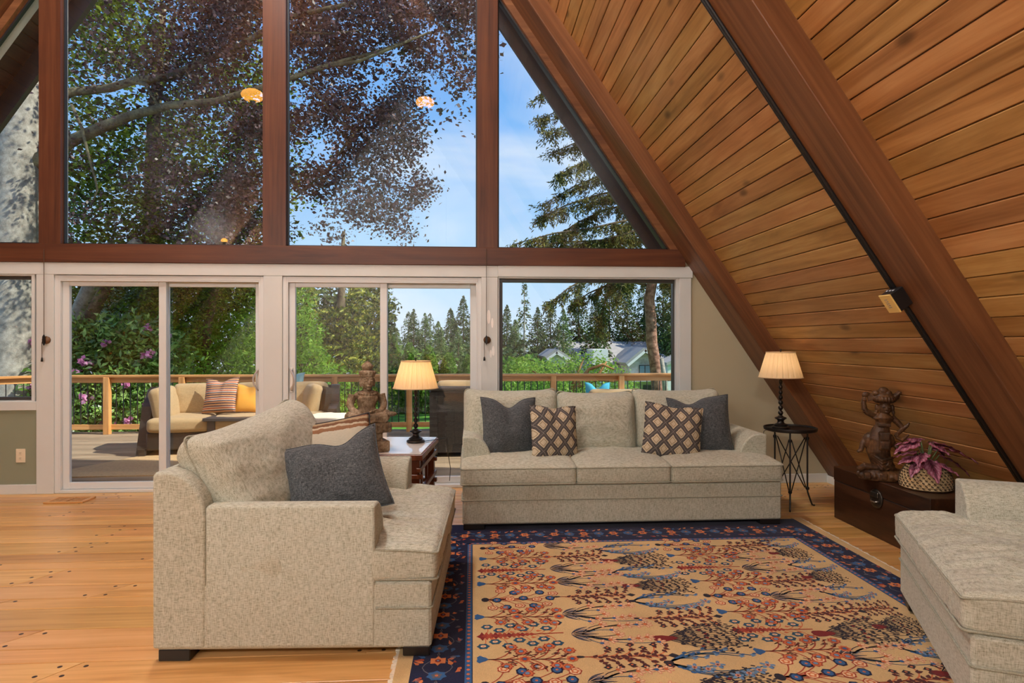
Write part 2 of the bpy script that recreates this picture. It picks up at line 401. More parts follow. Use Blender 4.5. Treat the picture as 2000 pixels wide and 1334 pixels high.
# ceiling: two roof slopes, solid, with the boards of the bays in view laid under the right one
ceil_o = empty('ceiling'); tag(ceil_o, 'steep wooden A-frame ceiling of stained tongue-and-groove boards', 'ceiling', kind='structure')
for sg in (1, -1):
    Ls = (KB / TM - RX) / CA
    b = MB().box(-.35, Ls + .02, YB - .3, YO, .02, .28)
    X0 = KB / TM if sg == 1 else mirror(KB / TM)
    o = b.build('roof_slab', M_SLAB, ceil_o)
    mtx = Matrix(((-CA * sg, 0, SA * sg), (0, sg, 0), (SA, 0, CA))).to_4x4()
    if sg == -1:
        for v in o.data.vertices: v.co.y = -v.co.y
        mtx = Matrix(((CA, 0, -SA), (0, -1, 0), (SA, 0, CA))).to_4x4()
        o.data.flip_normals()
    o.matrix_local = Matrix.Translation((X0, 0, 0)) @ mtx
# board mesh: length on x, width on y, visible face at z=0 looking down -z
BW = .125
def board_mesh(name, L, w, g=.003, t=.02, ch=.004):
    V = [(0, g, ch), (0, g + ch, 0), (0, w - g - ch, 0), (0, w - g, ch), (0, w - g, t), (0, g, t)]
    V = V + [(L, y, z) for _, y, z in V]; n = 6
    Fc = [list(range(n))[::-1], list(range(n, 2 * n))] + [[i, (i + 1) % n, n + (i + 1) % n, n + i] for i in range(n)]
    me = mesh(name, V, [f[::-1] for f in Fc]); me.materials.append(M_BOARD); return me
bm1 = board_mesh('board', 2.2, BW)
RM = Matrix(((0, -CA, SA), (1, 0, 0), (0, SA, CA))).to_4x4()
rnd = random.Random(3)
for (ya, n0, n1) in ((-2.6, 0, 53), (-5.145, 0, 36)):
    for i in range(n0, n1):
        s_ = i * BW; X = KB / TM - s_ * CA; Z = s_ * SA
        o = link('board', bm1, None, ceil_o); dz = rnd.uniform(-.0015, .0015)
        o.matrix_local = Matrix.Translation((X + SA * dz, ya, Z + CA * dz)) @ RM
# soffit boards of the left overhang
bm2 = board_mesh('board', .66, .14); bm2.materials.clear(); M_SOFFIT = wood('dark soffit boards', (srgb(58, 34, 22), srgb(84, 52, 34), srgb(108, 68, 42)), axis=0, rough=.6, grain=7, stretch=10, knots=.1, objvar=.3)
bm2.materials.append(M_SOFFIT)
LM = Matrix(((0, CA, -SA), (-1, 0, 0), (0, SA, CA))).to_4x4()
for i in range(16, 48):
    s_ = i * .14; X = mirror(KB / TM) + s_ * CA; Z = s_ * SA
    o = link('board', bm2, None, ceil_o); o.matrix_local = Matrix.Translation((X, .66, Z)) @ LM
# fascia beams at the outer edge of the overhang
for sg in (1, -1):
    pts = [(KB / TM - 1.2 * CA + .0, 1.2 * SA), (RX, zr), (RX, zr - .17 / CA), (KB / TM - 1.2 * CA - .17 * SA, 1.2 * SA - .17 * CA)]
    if sg == -1: pts = [(mirror(x), z) for x, z in pts][::-1]
    b = MB().prism(pts[::-1], 'y', .66, .72)
    tag(b.build('fascia_board', M_FASCIA_SHADE), 'dark fascia board at the roof overhang edge, %s slope' % ('right' if sg == 1 else 'left'), 'fascia', kind='structure')

# glulam beams
def beam(y0, y1, sg, label):
    L = (KU / TM - RX) / CA
    h = .26 * CA
    pts = [(0, 0), (L, 0), (L + h * TM * 0, h + .01), (-(h + .01) * TM * 0 - (h + .01) / TM * 0, h + .01)]
    # local x up the slope from the floor, z out to the boards
    pts = [(0.0, 0.0), (L, 0.0), (L + h / CA * SA * 0 + 0, h + .01), (-(h + .01) * CA / SA + 0, h + .01)]
    pts[3] = (-(h + .01) * (CA / SA), h + .01); pts[2] = (L + (h) * (SA / CA) * 0, h + .01)
    b = MB().prism(pts[::-1], 'y', y0, y1)
    o = b.build('roof_beam', M_BEAM)
    if sg == 1: o.matrix_local = Matrix.Translation((KU / TM, 0, 0)) @ Matrix(((-CA, 0, SA), (0, 1, 0), (SA, 0, CA))).to_4x4()
    else: o.matrix_local = Matrix.Translation((mirror(KU / TM), 0, 0)) @ Matrix(((CA, 0, -SA), (0, 1, 0), (SA, 0, CA))).to_4x4()
    md = o.modifiers.new('bevel', 'BEVEL'); md.width = .008; md.segments = 2; md.limit_method = 'ANGLE'
    return tag(o, label, 'beam', 'roof beams', 'structure')
beam(-.40, -.005, 1, 'sloping brown beam against the window wall on the right')
beam(-2.945, -2.60, 1, 'wide sloping brown beam carrying the black conduit')
beam(-.40, -.005, -1, 'sloping brown beam in the top left corner')
for i, y in enumerate((-5.49, -8.03, -10.6)):
    for sg in (1, -1): beam(y, y + .345, sg, 'sloping brown roof beam behind the camera, %s pair, %s slope' % (('first', 'second', 'third')[i], 'right' if sg == 1 else 'left'))
beam(-2.945, -2.60, -1, 'sloping brown roof beam on the left slope')

# floor -------------------------------------------------------------
XL, XR = mirror(KU / TM), KU / TM
floor = MB().box(XL - .3, XR + .25, YB, .14, -.2, -.012).build('floor', M_SUB)
tag(floor, 'honey coloured pegged wooden plank floor', 'floor', kind='structure')
MB().box(XL - .3, XR + .25, YB, -4.3, -.012, 0).build('far_planking', M_FARFLOOR, floor)
rows = [.0, -.11, -.225, -.333, -.439, -.566, -.639, -.803, -.936, -1.05, -1.163, -1.371, -1.477, -1.729, -1.901, -2.025, -2.289, -2.489, -2.621, -2.875, -3.076, -3.206, -3.44, -3.58, -3.79, -3.94, -4.1, -4.3]
known = {3: 225, 7: 38, 10: 278, 12: 221, 14: 44, 15: 148, 17: 63, 19: 100, 21: 160}
rnd = random.Random(11)
peg_me = None
for i in range(len(rows) - 1):
    y1, y0 = rows[i], rows[i + 1]; w = y1 - y0
    js = []
    if i in known: js.append(at(known[i], 667 + F * CZ / ((CY * -1 + (y0 + y1) / 2) * 1.04), Z=0)[0])
    x = (js[0] if js else rnd.uniform(-4.5, -2.0)); js = [x]
    while x < XR: x += rnd.uniform(1.7, 2.9); js.append(x)
    js = [j for j in js if XL < j < XR]; ends = [None] + js + [None]
    sl = min(w * .95, .16)
    for k in range(len(ends) - 1):
        g = .0024
        a0 = XL - .2 if ends[k] is None else ends[k] - sl / 2; a1 = XL - .2 if ends[k] is None else ends[k] + sl / 2
        b0 = XR + .2 if ends[k + 1] is None else ends[k + 1] - sl / 2; b1 = XR + .2 if ends[k + 1] is None else ends[k + 1] + sl / 2
        cx, cy = (a0 + b0) / 2, (y0 + y1) / 2
        out = [(a0 + g, y0 + g), (b0 - g, y0 + g), (b1 - g, y1 - g), (a1 + g, y1 - g)]; c_ = .0026
        top = [(a0 + g + c_, y0 + g + c_), (b0 - g - c_, y0 + g + c_), (b1 - g - c_, y1 - g - c_), (a1 + g + c_, y1 - g - c_)]
        V = [(x - cx, y - cy, -.012) for x, y in out] + [(x - cx, y - cy, -.0016) for x, y in out] + [(x - cx, y - cy, 0) for x, y in top]
        Fc = [[0, 1, 5, 4], [1, 2, 6, 5], [2, 3, 7, 6], [3, 0, 4, 7], [4, 5, 9, 8], [5, 6, 10, 9], [6, 7, 11, 10], [7, 4, 8, 11], [8, 9, 10, 11], [3, 2, 1, 0]]
        p = link('plank', mesh('plank', V, Fc), M_PLANK, floor, (cx, cy, 0))
        npg = 1 if w < .115 else (2 if w < .21 else 3)
        for (en, sd) in ((ends[k], 1), (ends[k + 1], -1)):
            if en is None or (y0 + y1) / 2 < -3.7: continue
            for q in range(npg):
                f = (q + .5 + (.22 if npg > 1 else 0) * (0 if npg == 3 else (q - .5))) / npg
                if peg_me is None:
                    peg_me = MB().lathe([(.0105, -.006), (.0105, .0002), (.009, .0006)], 10).build('peg_source').data; bpy.data.objects.remove(bpy.data.objects['peg_source'])
                    peg_me.materials.append(M_PEG)
                yy = y0 + f * w; xx = en - sl / 2 + f * sl + sd * .055
                link('peg', peg_me, None, p, (xx - cx, yy - cy, 0))

# gable wall ---------------------------------------------------------
def struct(o, label, cat): return tag(o, label, cat, kind='structure')
zh0, zh1 = 2.157, 2.330
struct(MB().box(mirror(2.16) + .1, 2.10, -.035, .03, zh0, zh1, .004).build('trim_1', M_HEAD), 'dark stained wooden header beam above the doors', 'beam')
MB().box(mirror(2.2), 2.2, .03, .14, 2.05, zh1 - .004).build('header_outside', M_GREYPAINT, bpy.data.objects['trim_1'])
posts = [(-4.019, -3.826, 'leftmost'), (-1.988, -1.773, 'middle'), (.044, .243, 'rightmost')]
for i, (a, b_, w) in enumerate(posts):
    top = KU - TM * max(abs((a + b_) / 2 - RX) - .1, 0) + TM * RX * 0
    xm = (a + b_) / 2
    zt = lambda X: KU - TM * RX - TM * abs(X - RX)
    o = MB().prism([(a, zh1), (b_, zh1), (b_, zt(b_)), (xm, max(zt(xm), zt(b_))) if abs(xm - RX) < .1 else (xm, zt(xm)), (a, zt(a))], 'y', -.03, .03).build('window_post', M_POST)
    struct(o, 'dark stained wooden window post, %s of three' % w, 'post')
    ex = MB().prism([(a + .03, zh1), (b_ - .03, zh1), (b_ - .03, zt(b_)), (a + .03, zt(a))], 'y', .036, .13).build('outside_casing', M_GREYPAINT, o)
# glass in the gable
KG = 5.16 - KU
zt2 = lambda X, d=0.0: KU + KG - d - TM * RX - TM * abs(X - RX)
def pane(name, pts, wid, label):
    w = empty(name); struct(w, label, 'window')
    MB().prism(pts, 'y', .030, .036).build('glass_pane', M_GLASS, w)
    n = len(pts); cx = sum(p[0] for p in pts) / n; cz = sum(p[1] for p in pts) / n
    for i in range(n):
        p, q = Vector(pts[i]), Vector(pts[(i + 1) % n]); d = (q - p).normalized(); nn = Vector((-d.y, d.x))
        if nn.dot(Vector((cx, cz)) - p) < 0: nn = -nn
        MB().prism([p, q, q + nn * wid, p + nn * wid], 'y', .016, .05).build('gasket', M_GASKET, w)
    return w
def xr_at(z): return RX + (KU + KG - TM * RX - z) / TM
xl_at = lambda z: mirror(xr_at(z))
pane('window_1', [(xl_at(zh1), zh1), (posts[0][0], zh1), (posts[0][0], zt2(posts[0][0]))], .016, 'gable window far left with the pale trunk behind')
pane('window_2', [(posts[0][1], zh1), (posts[1][0], zh1), (posts[1][0], zt2(posts[1][0])), (posts[0][1], zt2(posts[0][1]))], .014, 'tall gable window left of the middle post')
pane('window_3', [(posts[1][1], zh1), (posts[2][0], zh1), (posts[2][0], zt2(posts[2][0])), (posts[1][1], zt2(posts[1][1]))], .014, 'tall gable window right of the middle post')
pane('window_4', [(posts[2][1], zh1), (xr_at(zh1), zh1), (posts[2][1], zt2(posts[2][1]))], .014, 'triangular gable window under the right beam')
# rake reveals outside the glass
for sg in (1, -1):
    L_ = []
    for X, d in ((xr_at(zh1) + .02, 0), (RX, 0)):
        z = KU + KG - TM * X; L_.append((X, z))
    pts = [L_[0], L_[1], (L_[1][0], L_[1][1] + .25), (L_[0][0] + .17, L_[0][1])]
    if sg == -1: pts = [(mirror(x), z) for x, z in pts][::-1]
    struct(MB().prism(pts[::-1], 'y', .03, .15).build('rake_trim', M_FASCIA_SHADE if sg == 1 else M_GREYPAINT), 'sloping window trim along the %s roof edge' % ('right' if sg == 1 else 'left'), 'trim')  # shade put into colour: dark on the right, light on the left
for sg in (1, -1):
    pts = [(xr_at(zh1), zh1), (RX, KU + KG - TM * RX), (RX, KU + .05 - TM * RX), (RX + (KU + .05 - TM * RX - zh1) / TM, zh1)]
    if sg == -1: pts = [(mirror(x), z) for x, z in pts][::-1]
    struct(MB().prism(pts[::-1], 'y', -.03, .03).build('rake_board', M_BEAM), 'sloping brown board between the gable glass and the %s beam' % ('right' if sg == 1 else 'left'), 'trim')
# lower wall: paint and casings
WY = 0.0
struct(MB().box(XL - .1, -3.99, 0, .14, 0, .80).build('wall_front', M_SAGE), 'sage green wall below the left window', 'wall')
struct(MB().prism([(2.04, 0), (KU / TM + .15, 0), (2.04, KU - TM * 2.04 + .2)], 'y', 0, .14).build('wall_right', M_CREAM), 'khaki painted wall between the picture window and the sloping beam', 'wall')
wl_ = MB().prism([(mirror(2.16), zh0 - .05), (mirror(2.3), 2.0), (mirror(KU / TM + .2), .5), (-5.9, .5), (-5.9, zh0 - .05)], 'y', .02, .14).build('wall_left', M_CREAM); struct(wl_, 'painted wall left of the left window', 'wall')
tr = [
 ('trim_2', (mirror(2.16), .244, -.02, .10, 2.045, zh0, .003), 'white head casing above the sliding doors'),
 ('trim_3', (-4.05, -3.895, -.018, .10, 0.0, 2.045, .003), 'white casing beside the left sliding door'),
 ('trim_4', (-1.985, -1.810, -.018, .10, 0.0, 2.045, .003), 'white mullion casing between the two sliding doors'),
 ('trim_5', (.083, .244, -.018, .10, 0.0, 2.045, .003), 'white casing with bare paint patches beside the picture window'),
 ('trim_6', (.244, 2.178, -.024, .10, 2.05, 2.160, .003), 'white head casing above the picture window'),
 ('trim_7', (2.045, 2.164, -.018, .10, 0.55, 2.05, .003), 'white casing right of the picture window'),
 ('trim_8', (-5.9, -4.05, -.020, .10, .780, .862, .003), 'white sill casing under the left window'),
 ('trim_9', (.244, 2.05, -.02, .10, .60, .70, .003), 'white sill casing behind the long sofa'),
]
for nm, a, lb in tr: struct(MB().box(*a[:6], b=a[6]).build(nm, M_TRIM), lb, 'trim')
patch = MB()
for (x, z, sx, sz) in ((.155, 1.66, .018, .07), (.19, 1.60, .012, .05), (.20, 1.33, .014, .05), (.175, 1.30, .012, .04)):
    patch.ell((x, -.0182, z), (sx, .0006, sz), n=10, m=5)
patch.build('filler_patch', plain('white filler', (.92, .92, .90), .8), bpy.data.objects['trim_5'])
struct(MB().box(.244, 2.05, .02, .14, 0, .62).build('wall_under_window', M_CREAM), 'painted wall under the picture window behind the sofa', 'wall')
struct(MB().box(XL - .1, -4.05, -.016, 0, 0, .09, .003).build('baseboard_left', M_TRIM), 'white baseboard under the sage wall', 'baseboard')
bb = MB().box(2.0, KU / TM - .06, -.016, 0, 0, .09, .003).build('baseboard_right', M_TRIM); struct(bb, 'white baseboard under the khaki wall', 'baseboard')
MB().box(3.555, 3.572, -1.3, -.016, 0, .075, .003).build('return', M_TRIM, bb)

# windows below the header
def fixed_window(name, x0, x1, z0, z1, label, fm, y=.045, fw=.03):
    w = empty(name); struct(w, label, 'window')
    for a in ((x0, x1, z1 - fw, z1), (x0, x1, z0, z0 + fw), (x0, x0 + fw, z0 + fw, z1 - fw), (x1 - fw, x1, z0 + fw, z1 - fw)):
        MB().box(a[0], a[1], y - .02, y + .04, a[2], a[3], .002).build('frame', fm, w)
    MB().box(x0 + fw, x1 - fw, y, y + .006, z0 + fw, z1 - fw).build('glass_pane', M_GLASS, w)
    return w
for (nm, x0, x1, z0, z1, lb, y) in (('window_5', -5.85, -4.07, .862, 2.045, 'lower left window beside the sliding door', .06), ('window_6', .246, 2.043, .70, 2.05, 'picture window above the long sofa', .06)):
    w = fixed_window(nm, x0 + .012, x1 - .012, z0 + .008, z1 - .012, lb, M_DARKFRAME, y, .035 if nm == 'window_6' else .03)
    for a in ((x0, x1, z1 - .014, z1), (x0, x1, z0, z0 + .008), (x0, x0 + .012, z0 + .008, z1 - .014), (x1 - .03, x1, z0 + .008, z1 - .014)):
        MB().box(a[0], a[1], -.005, y + .02, a[2], a[3]).build('stop', M_TRIM, w)

M_HANDLE = plain('brushed pale metal', (.72, .70, .66), .3, .6)
def slider(name, x0, x1, label, slide_left):
    d = empty(name); struct(d, label, 'door')
    zt_ = 2.04
    def fr(nm, *a, b=.002): MB().box(*a, b=b).build(nm, M_VINYL, d)
    fr('jamb', x0, x0 + .035, .0, .14, 0, zt_); fr('jamb', x1 - .035, x1, .0, .14, 0, zt_)
    fr('head', x0 + .035, x1 - .035, .0, .14, zt_ - .04, zt_); fr('sill', x0 + .035, x1 - .035, .0, .15, 0, .028)
    fr('stop', x0 + .035, x0 + .05, .0, .03, .028, zt_ - .04); fr('stop', x1 - .05, x1 - .035, .0, .03, .028, zt_ - .04); fr('stop', x0 + .05, x1 - .05, 0, .03, zt_ - .055, zt_ - .04)
    xm = (x0 + x1) / 2; sw = .068
    L = (x0 + .04, xm + .035, .035, .075); Rr = (xm - .035, x1 - .04, .085, .125)
    if name == 'door_2': L = (x0 + .04, xm + .035, .035, .075)
    for k, (a, b_, ya, yb) in enumerate((L, Rr)):
        p = empty('door_panel'); p.parent = d
        za, zb = .03, zt_ - .042
        for q in ((a, a + sw, za, zb), (b_ - sw, b_, za, zb)): MB().box(q[0], q[1], ya, yb, q[2], q[3], .003).build('stile', M_VINYL, p)
        for q in ((a + sw, b_ - sw, za, za + .062), (a + sw, b_ - sw, zb - .055, zb)): MB().box(q[0], q[1], ya, yb, q[2], q[3], .003).build('rail', M_VINYL, p)
        MB().box(a + sw - .006, b_ - sw + .006, (ya + yb) / 2 - .003, (ya + yb) / 2 + .003, za + .056, zb - .05).build('glass_pane', M_GLASS, p)
        if (k == 0) == slide_left:
            hx = a + .034 if slide_left else b_ - .034; h = MB(); h.box(hx - .016, hx + .016, ya - .012, ya, .93, 1.17, .004)
            sg = 1 if slide_left else -1
            h.tube([(hx + sg * .004, ya - .01, .95), (hx + sg * .004, ya - .045, .96)] + [(hx + sg * (.004 + .034 * math.sin(math.pi * t / 10)), ya - .045 - .012 * math.sin(math.pi * t / 10), .96 + .18 * t / 10) for t in range(11)] + [(hx + sg * .004, ya - .01, 1.15)], .009, 8)
            auto_smooth(h.build('handle', M_HANDLE, p))
    return d
slider('door_1', -3.895, -1.985, 'left white sliding glass door beside the green wall', False)
slider('door_2', -1.810, .083, 'right white sliding glass door behind the lamp table', True)

# the rest of the room behind the camera
struct(MB().prism([(XL - .2, 0), (XR + .2, 0), (RX, zr)], 'y', YB - .2, YB).build('wall_back', M_PLASTER), 'white back gable wall behind the camera', 'wall')
# ------------------------------------------------------------------ upholstered seating
M_LINEN = fabric('oatmeal linen', srgb(136, 136, 117), srgb(187, 190, 174), srgb(208, 211, 200), 1.0, .3, amount=.52)
M_GREY = fabric('charcoal heather fabric', srgb(40, 44, 48), srgb(82, 88, 92), srgb(124, 130, 134), 1.3, .3, amount=.6)
M_BLACKLEG = plain('black leg', (.012, .011, .010), .35)
M_PIPE = fabric('oatmeal piping', srgb(118, 118, 100), srgb(160, 161, 144), srgb(184, 186, 170), 1.5, .1)

def rrect(w, d, z, r, n=6):
    P = []
    for cx, cy, a0 in ((w / 2 - r, d / 2 - r, 0), (-w / 2 + r, d / 2 - r, 90), (-w / 2 + r, -d / 2 + r, 180), (w / 2 - r, -d / 2 + r, 270)):
        for k in range(n + 1):
            t = R(a0 + 90 * k / n); P.append(Vector((cx + r * math.cos(t), cy + r * math.sin(t), z)))
    P.append(P[0]); return P
def dense(P, n=6):
    out = []
    for a, b in zip(P, P[1:]):
        m = max(1, int((b - a).length / .05))
        out += [a.lerp(b, i / m) for i in range(m)]
    return out + [P[-1]]

def seating(name, label, cat, W_, seats, backs, loc, rz, D=1.24, seatwr=.012, wsc=(5.5, 1.6, 3), cn=40, seed=0, arm=.23, backfn=None, armz=.67, group=None):
    root = empty(name, loc, rz); tag(root, label, cat, group)
    h = W_ / 2
    b = MB().box(-h + .004, h - .004, .012, D - .01, .05, .345, .012); b.build('base', M_LINEN, root)
    # seam welt round the base
    P = dense([Vector((-h - .001, .258, .232)), Vector((-h - .001, .02, .232)), Vector((-h + .01, .009, .232)), Vector((h - .01, .009, .232)), Vector((h + .001, .02, .232)), Vector((h + .001, .258, .232))])
    MB().tube(P, .0055, 6).build('welt', M_PIPE, root, smooth=True)
    for sx in (-1, 1):
        for (ya, yb) in ((.02, .14), (D - .16, D - .02)):
            x0, x1 = sorted((sx * (h - .01), sx * (h - .17)))
            MB().box(x0, x1, ya, yb, .011 if ya < .1 else 0, .052, .004).build('leg', M_BLACKLEG, root)
    # arms: square outer corner, curved down to the seat on the inside
    for sx in (-1, 1):
        prof = [(0, .06), (0, armz - .012), (.006, armz - .003), (.02, armz), (.07, armz)]
        for k in range(1, 9):
            t = math.pi / 2 * k / 8; prof.append((.07 + (arm - .07) * math.sin(t), armz - (armz - .42) * (1 - math.cos(t)) * .85))
        prof += [(arm, .06)]
        pts = [(sx * (h - x), z) for x, z in prof]
        if sx == -1: pts = pts[::-1]
        o = MB().prism(pts, 'y', .262, D - .231).build('arm', M_LINEN, root)
        auto_smooth(o, 50); md = o.modifiers.new('bevel', 'BEVEL'); md.width = .012; md.segments = 3; md.limit_method = 'ANGLE'; md.angle_limit = R(60)
    # back frame, rounded on its front top edge
    prof = [(D, .06), (D, .825), (D - .012, .84), (D - .06, .84)]
    for k in range(1, 9):
        t = math.pi / 2 * k / 8; prof.append((D - .06 - .17 * math.sin(t), .84 - .20 * (1 - math.cos(t))))
    prof.append((D - .23, .06))
    o = MB().prism(prof[::-1], 'x', -h, h).build('back_frame', M_LINEN, root); auto_smooth(o, 50)
    md = o.modifiers.new('bevel', 'BEVEL'); md.width = .012; md.segments = 3; md.limit_method = 'ANGLE'; md.angle_limit = R(60)
    # seat cushions
    for i, (x0, x1) in enumerate(seats):
        w, d, hh = x1 - x0 - .004, 1.0, .155
        def fn(P, u, v, t):
            P[:, 2] -= .018 * (v < 0) * np.abs(v) ** 6 * np.clip(t, 0, 1)
            if cn > 60:      # creases running back from the front edge
                ph = P[:, 0] * 13 + 1.6 * vnoise(P, (1.6, 2.4, 1), seed + 50) + .5 * vnoise(P, (5, 6, 1), seed + 51)
                g_ = (np.abs(ph - np.floor(ph) - .5) * 2) ** 5; mk = np.clip(.45 + .9 * vnoise(P, (5, 2.2, 1), seed + 52), 0, 1)
                P[:, 2] -= .017 * g_ * mk * np.clip((t - .3) / .5, 0, 1) * np.clip((1 - np.abs(v)) * 9, .25, 1)
                P[:, 1] += .010 * g_ * mk * (v < -.97)
            return P
        me = cushion('seat_cushion', w, d, hh, .028, .035, seatwr, wsc, seed + i * 7, cn, .010, fn=fn)
        c = link('seat_cushion', me, M_LINEN, root, ((x0 + x1) / 2, d / 2 - .012, .345 + hh / 2))
        for zz in (hh / 2 - .014, -hh / 2 + .010):
            P = dense(rrect(w + .004, d + .008, zz, .026))
            for p in P:
                if p.y < 0 and zz > 0: p.z -= .016 * min(1, abs(p.y) / (d / 2)) ** 6
            MB().tube(P, .0055, 6, False).build('piping', M_PIPE, c, smooth=True)
    for i, q in enumerate(backs):
        x0, x1, zt_, yb = q[:4]; w = x1 - x0; hh = q[4] if len(q) > 4 else .55; th = .24
        def fn(P, u, v, t):
            # soft top edge with raised corners
            k = (v > 0) * np.abs(v) ** 2
            P[:, 1] -= .022 * k * (1 - np.abs(u) ** 3); P[:, 1] += .03 * k * np.abs(u) ** 10
            P[:, 2] *= 1 - .35 * np.abs(v) ** 4
            return P
        me = cushion('back_cushion', w, hh, th, .085, .05, .016, (3.2, 7, 3), seed + 31 + i * 5, 32, .006, fn=fn)
        rot = q[5] if len(q) > 5 else (R(90 - 11), 0, 0)
        cpos = q[6] if len(q) > 6 else ((x0 + x1) / 2, yb, zt_ - hh / 2 * math.cos(R(11)))
        c = link('back_cushion', me, M_LINEN, root, cpos, rot)
        P = []
        for p in dense(rrect(w + .002, hh + .002, 0, .06)):
            u, v = p.x / (w / 2), p.y / (hh / 2)
            if v > 0: p.y += -.022 * v * v * (1 - abs(u) ** 3) + .03 * v * v * min(1, abs(u)) ** 10
            P.append(p)
        MB().tube(P, .006, 6, False).build('piping', M_PIPE, c, smooth=True)
    return root

sofa = seating('sofa', 'long oatmeal three-seat sofa in front of the picture window', 'sofa', 2.46,
    [(-1.24, -.37, ), (-.37, .355), (.355, 1.23)],
    [(-1.22, -.425, 1.005, .72), (-.42, .245, .985, .70), (.25, 1.01, 1.0, .73)], (1.15, -1.43, 0), 0, seatwr=.007, seed=1)
chair1 = seating('armchair', 'wide oatmeal armchair in the left foreground seen from its side', 'armchair', 1.22,
    [(-.60, .60)], [(-.47, .40, .95, .9, .58, (R(90 - 24), R(-7), R(-14)), (-.09, .93, .76))], (-.150, -2.675, 0), R(87.8), seatwr=.030, wsc=(11, 1.8, 4), cn=100, seed=20, armz=.69, group='matching oatmeal armchairs')
chair2 = seating('armchair', 'oatmeal armchair cut off by the right edge of the picture', 'armchair', 1.22,
    [(-.60, .60)], [(-.42, .42, .97, .86)], (2.05, -3.38, .011), R(-115), seatwr=.030, wsc=(11, 1.8, 4), cn=100, seed=33, armz=.69, group='matching oatmeal armchairs')

# throw pillows
def pattern_mat():
    m, n, l, b = new_mat('diamond lattice fabric'); b.inputs['Roughness'].default_value = .9; b.inputs['Specular IOR Level'].default_value = .1
    tc_ = n.new('ShaderNodeTexCoord'); sp_ = n.new('ShaderNodeSeparateXYZ'); wob = n.new('ShaderNodeTexNoise'); wob.inputs['Scale'].default_value = 14
    l.new(tc_.outputs['Object'], wob.inputs['Vector']); vm = n.new('ShaderNodeVectorMath'); vm.operation = 'MULTIPLY_ADD'; vm.inputs[1].default_value = (.022, .0, .022)
    l.new(wob.outputs['Color'], vm.inputs[0]); l.new(tc_.outputs['Object'], vm.inputs[2]); l.new(vm.outputs[0], sp_.inputs[0])
    x = math_(n, l, 'DIVIDE', sp_.outputs['X'], .125); z = math_(n, l, 'DIVIDE', sp_.outputs['Z'], .138)
    def cell(a): return math_(n, l, 'MULTIPLY', math_(n, l, 'ABSOLUTE', math_(n, l, 'SUBTRACT', math_(n, l, 'FRACT', a), .5)), 2.0)
    fa = cell(math_(n, l, 'ADD', math_(n, l, 'ADD', x, z), 20.0)); fb = cell(math_(n, l, 'ADD', math_(n, l, 'SUBTRACT', x, z), 20.0)); d = math_(n, l, 'MAXIMUM', fa, fb)
    cream, beige, dark, mid = srgb(216, 204, 178), srgb(168, 154, 126), srgb(62, 60, 62), srgb(128, 124, 122)
    r = ramp(n, [(0, cream), (.34, cream), (.36, beige), (.46, beige), (.48, cream), (.64, cream), (.66, dark), (.75, dark), (.77, mid), (.81, mid), (.83, dark), (.90, dark), (.92, mid), (1, mid)])
    r.color_ramp.interpolation = 'LINEAR'; l.new(d, r.inputs[0])
    fz = noise(n, l, mapping(n, l, tc_.outputs['Object'], (90, 90, 260)), 1.0, 3)
    c = mix(n, l, .3, r.outputs[0], mix(n, l, fz, (.1, .1, .1), (.9, .88, .84)), 'MULTIPLY'); l.new(c, b.inputs['Base Color']); bump(n, l, b, fz, .3, .003); return m
def stripe_mat(name, stops, period, rough=.9, axis='Z', wobs=.01):
    m, n, l, b = new_mat(name); b.inputs['Roughness'].default_value = rough; b.inputs['Specular IOR Level'].default_value = .1
    tc_ = n.new('ShaderNodeTexCoord'); sp_ = n.new('ShaderNodeSeparateXYZ'); l.new(tc_.outputs['Object'], sp_.inputs[0])
    w_ = noise(n, l, tc_.outputs['Object'], 25, 3); t = math_(n, l, 'ADD', sp_.outputs[axis], math_(n, l, 'MULTIPLY', w_, wobs))
    f = math_(n, l, 'FRACT', math_(n, l, 'ADD', math_(n, l, 'DIVIDE', t, period), 10.0)); r = ramp(n, stops); r.color_ramp.interpolation = 'CONSTANT'; l.new(f, r.inputs[0])
    fz = noise(n, l, mapping(n, l, tc_.outputs['Object'], (60, 60, 220)), 1.0, 3)
    l.new(mix(n, l, .35, r.outputs[0], mix(n, l, fz, (.2, .2, .2), (1, 1, 1)), 'MULTIPLY'), b.inputs['Base Color']); bump(n, l, b, fz, .25, .003); return m
M_PAT = pattern_mat()
M_STRIPE = stripe_mat('cream and brown woven stripes', [(0, srgb(205, 200, 180)), (.42, srgb(150, 112, 84)), (.50, srgb(196, 184, 160)), (.54, srgb(120, 88, 66)), (.60, srgb(170, 150, 120)), (.66, srgb(132, 96, 74)), (.74, srgb(214, 208, 190)), (1, srgb(205, 200, 180))], .30, wobs=.03)
def throw(label, mat, w, h, th, pos, rot, chop=0.0, sd=0, pinch=.07, pipe=None, group=None, chopx=0.0):
    me, rim = pillow('throw_pillow', w, h, th, pinch, chop, .010, sd, chopx=chopx)
    o = link('throw_pillow', me, mat, None, pos, rot); tag(o, label, 'pillow', group)
    MB().tube(rim, .0045, 6, False).build('piping', pipe or mat, o, smooth=True); return o
M_DKPIPE = plain('dark piping', srgb(48, 49, 52), .9)
throw('charcoal pillow with a dented top at the left end of the sofa', M_GREY, .47, .50, .20, (.30, -.98, .715), (R(-14), R(2), R(14)), .075, 2, group='throw pillows on the sofa')
throw('diamond lattice pillow leaning on the left charcoal pillow', M_PAT, .42, .44, .16, (.655, -1.10, .685), (R(-13), R(4), R(22)), .02, 4, group='throw pillows on the sofa', pinch=.04)
throw('diamond lattice pillow leaning on the right charcoal pillow', M_PAT, .47, .44, .16, (1.62, -1.10, .685), (R(-13), R(7), R(-6)), .02, 5, group='throw pillows on the sofa', pinch=.04)
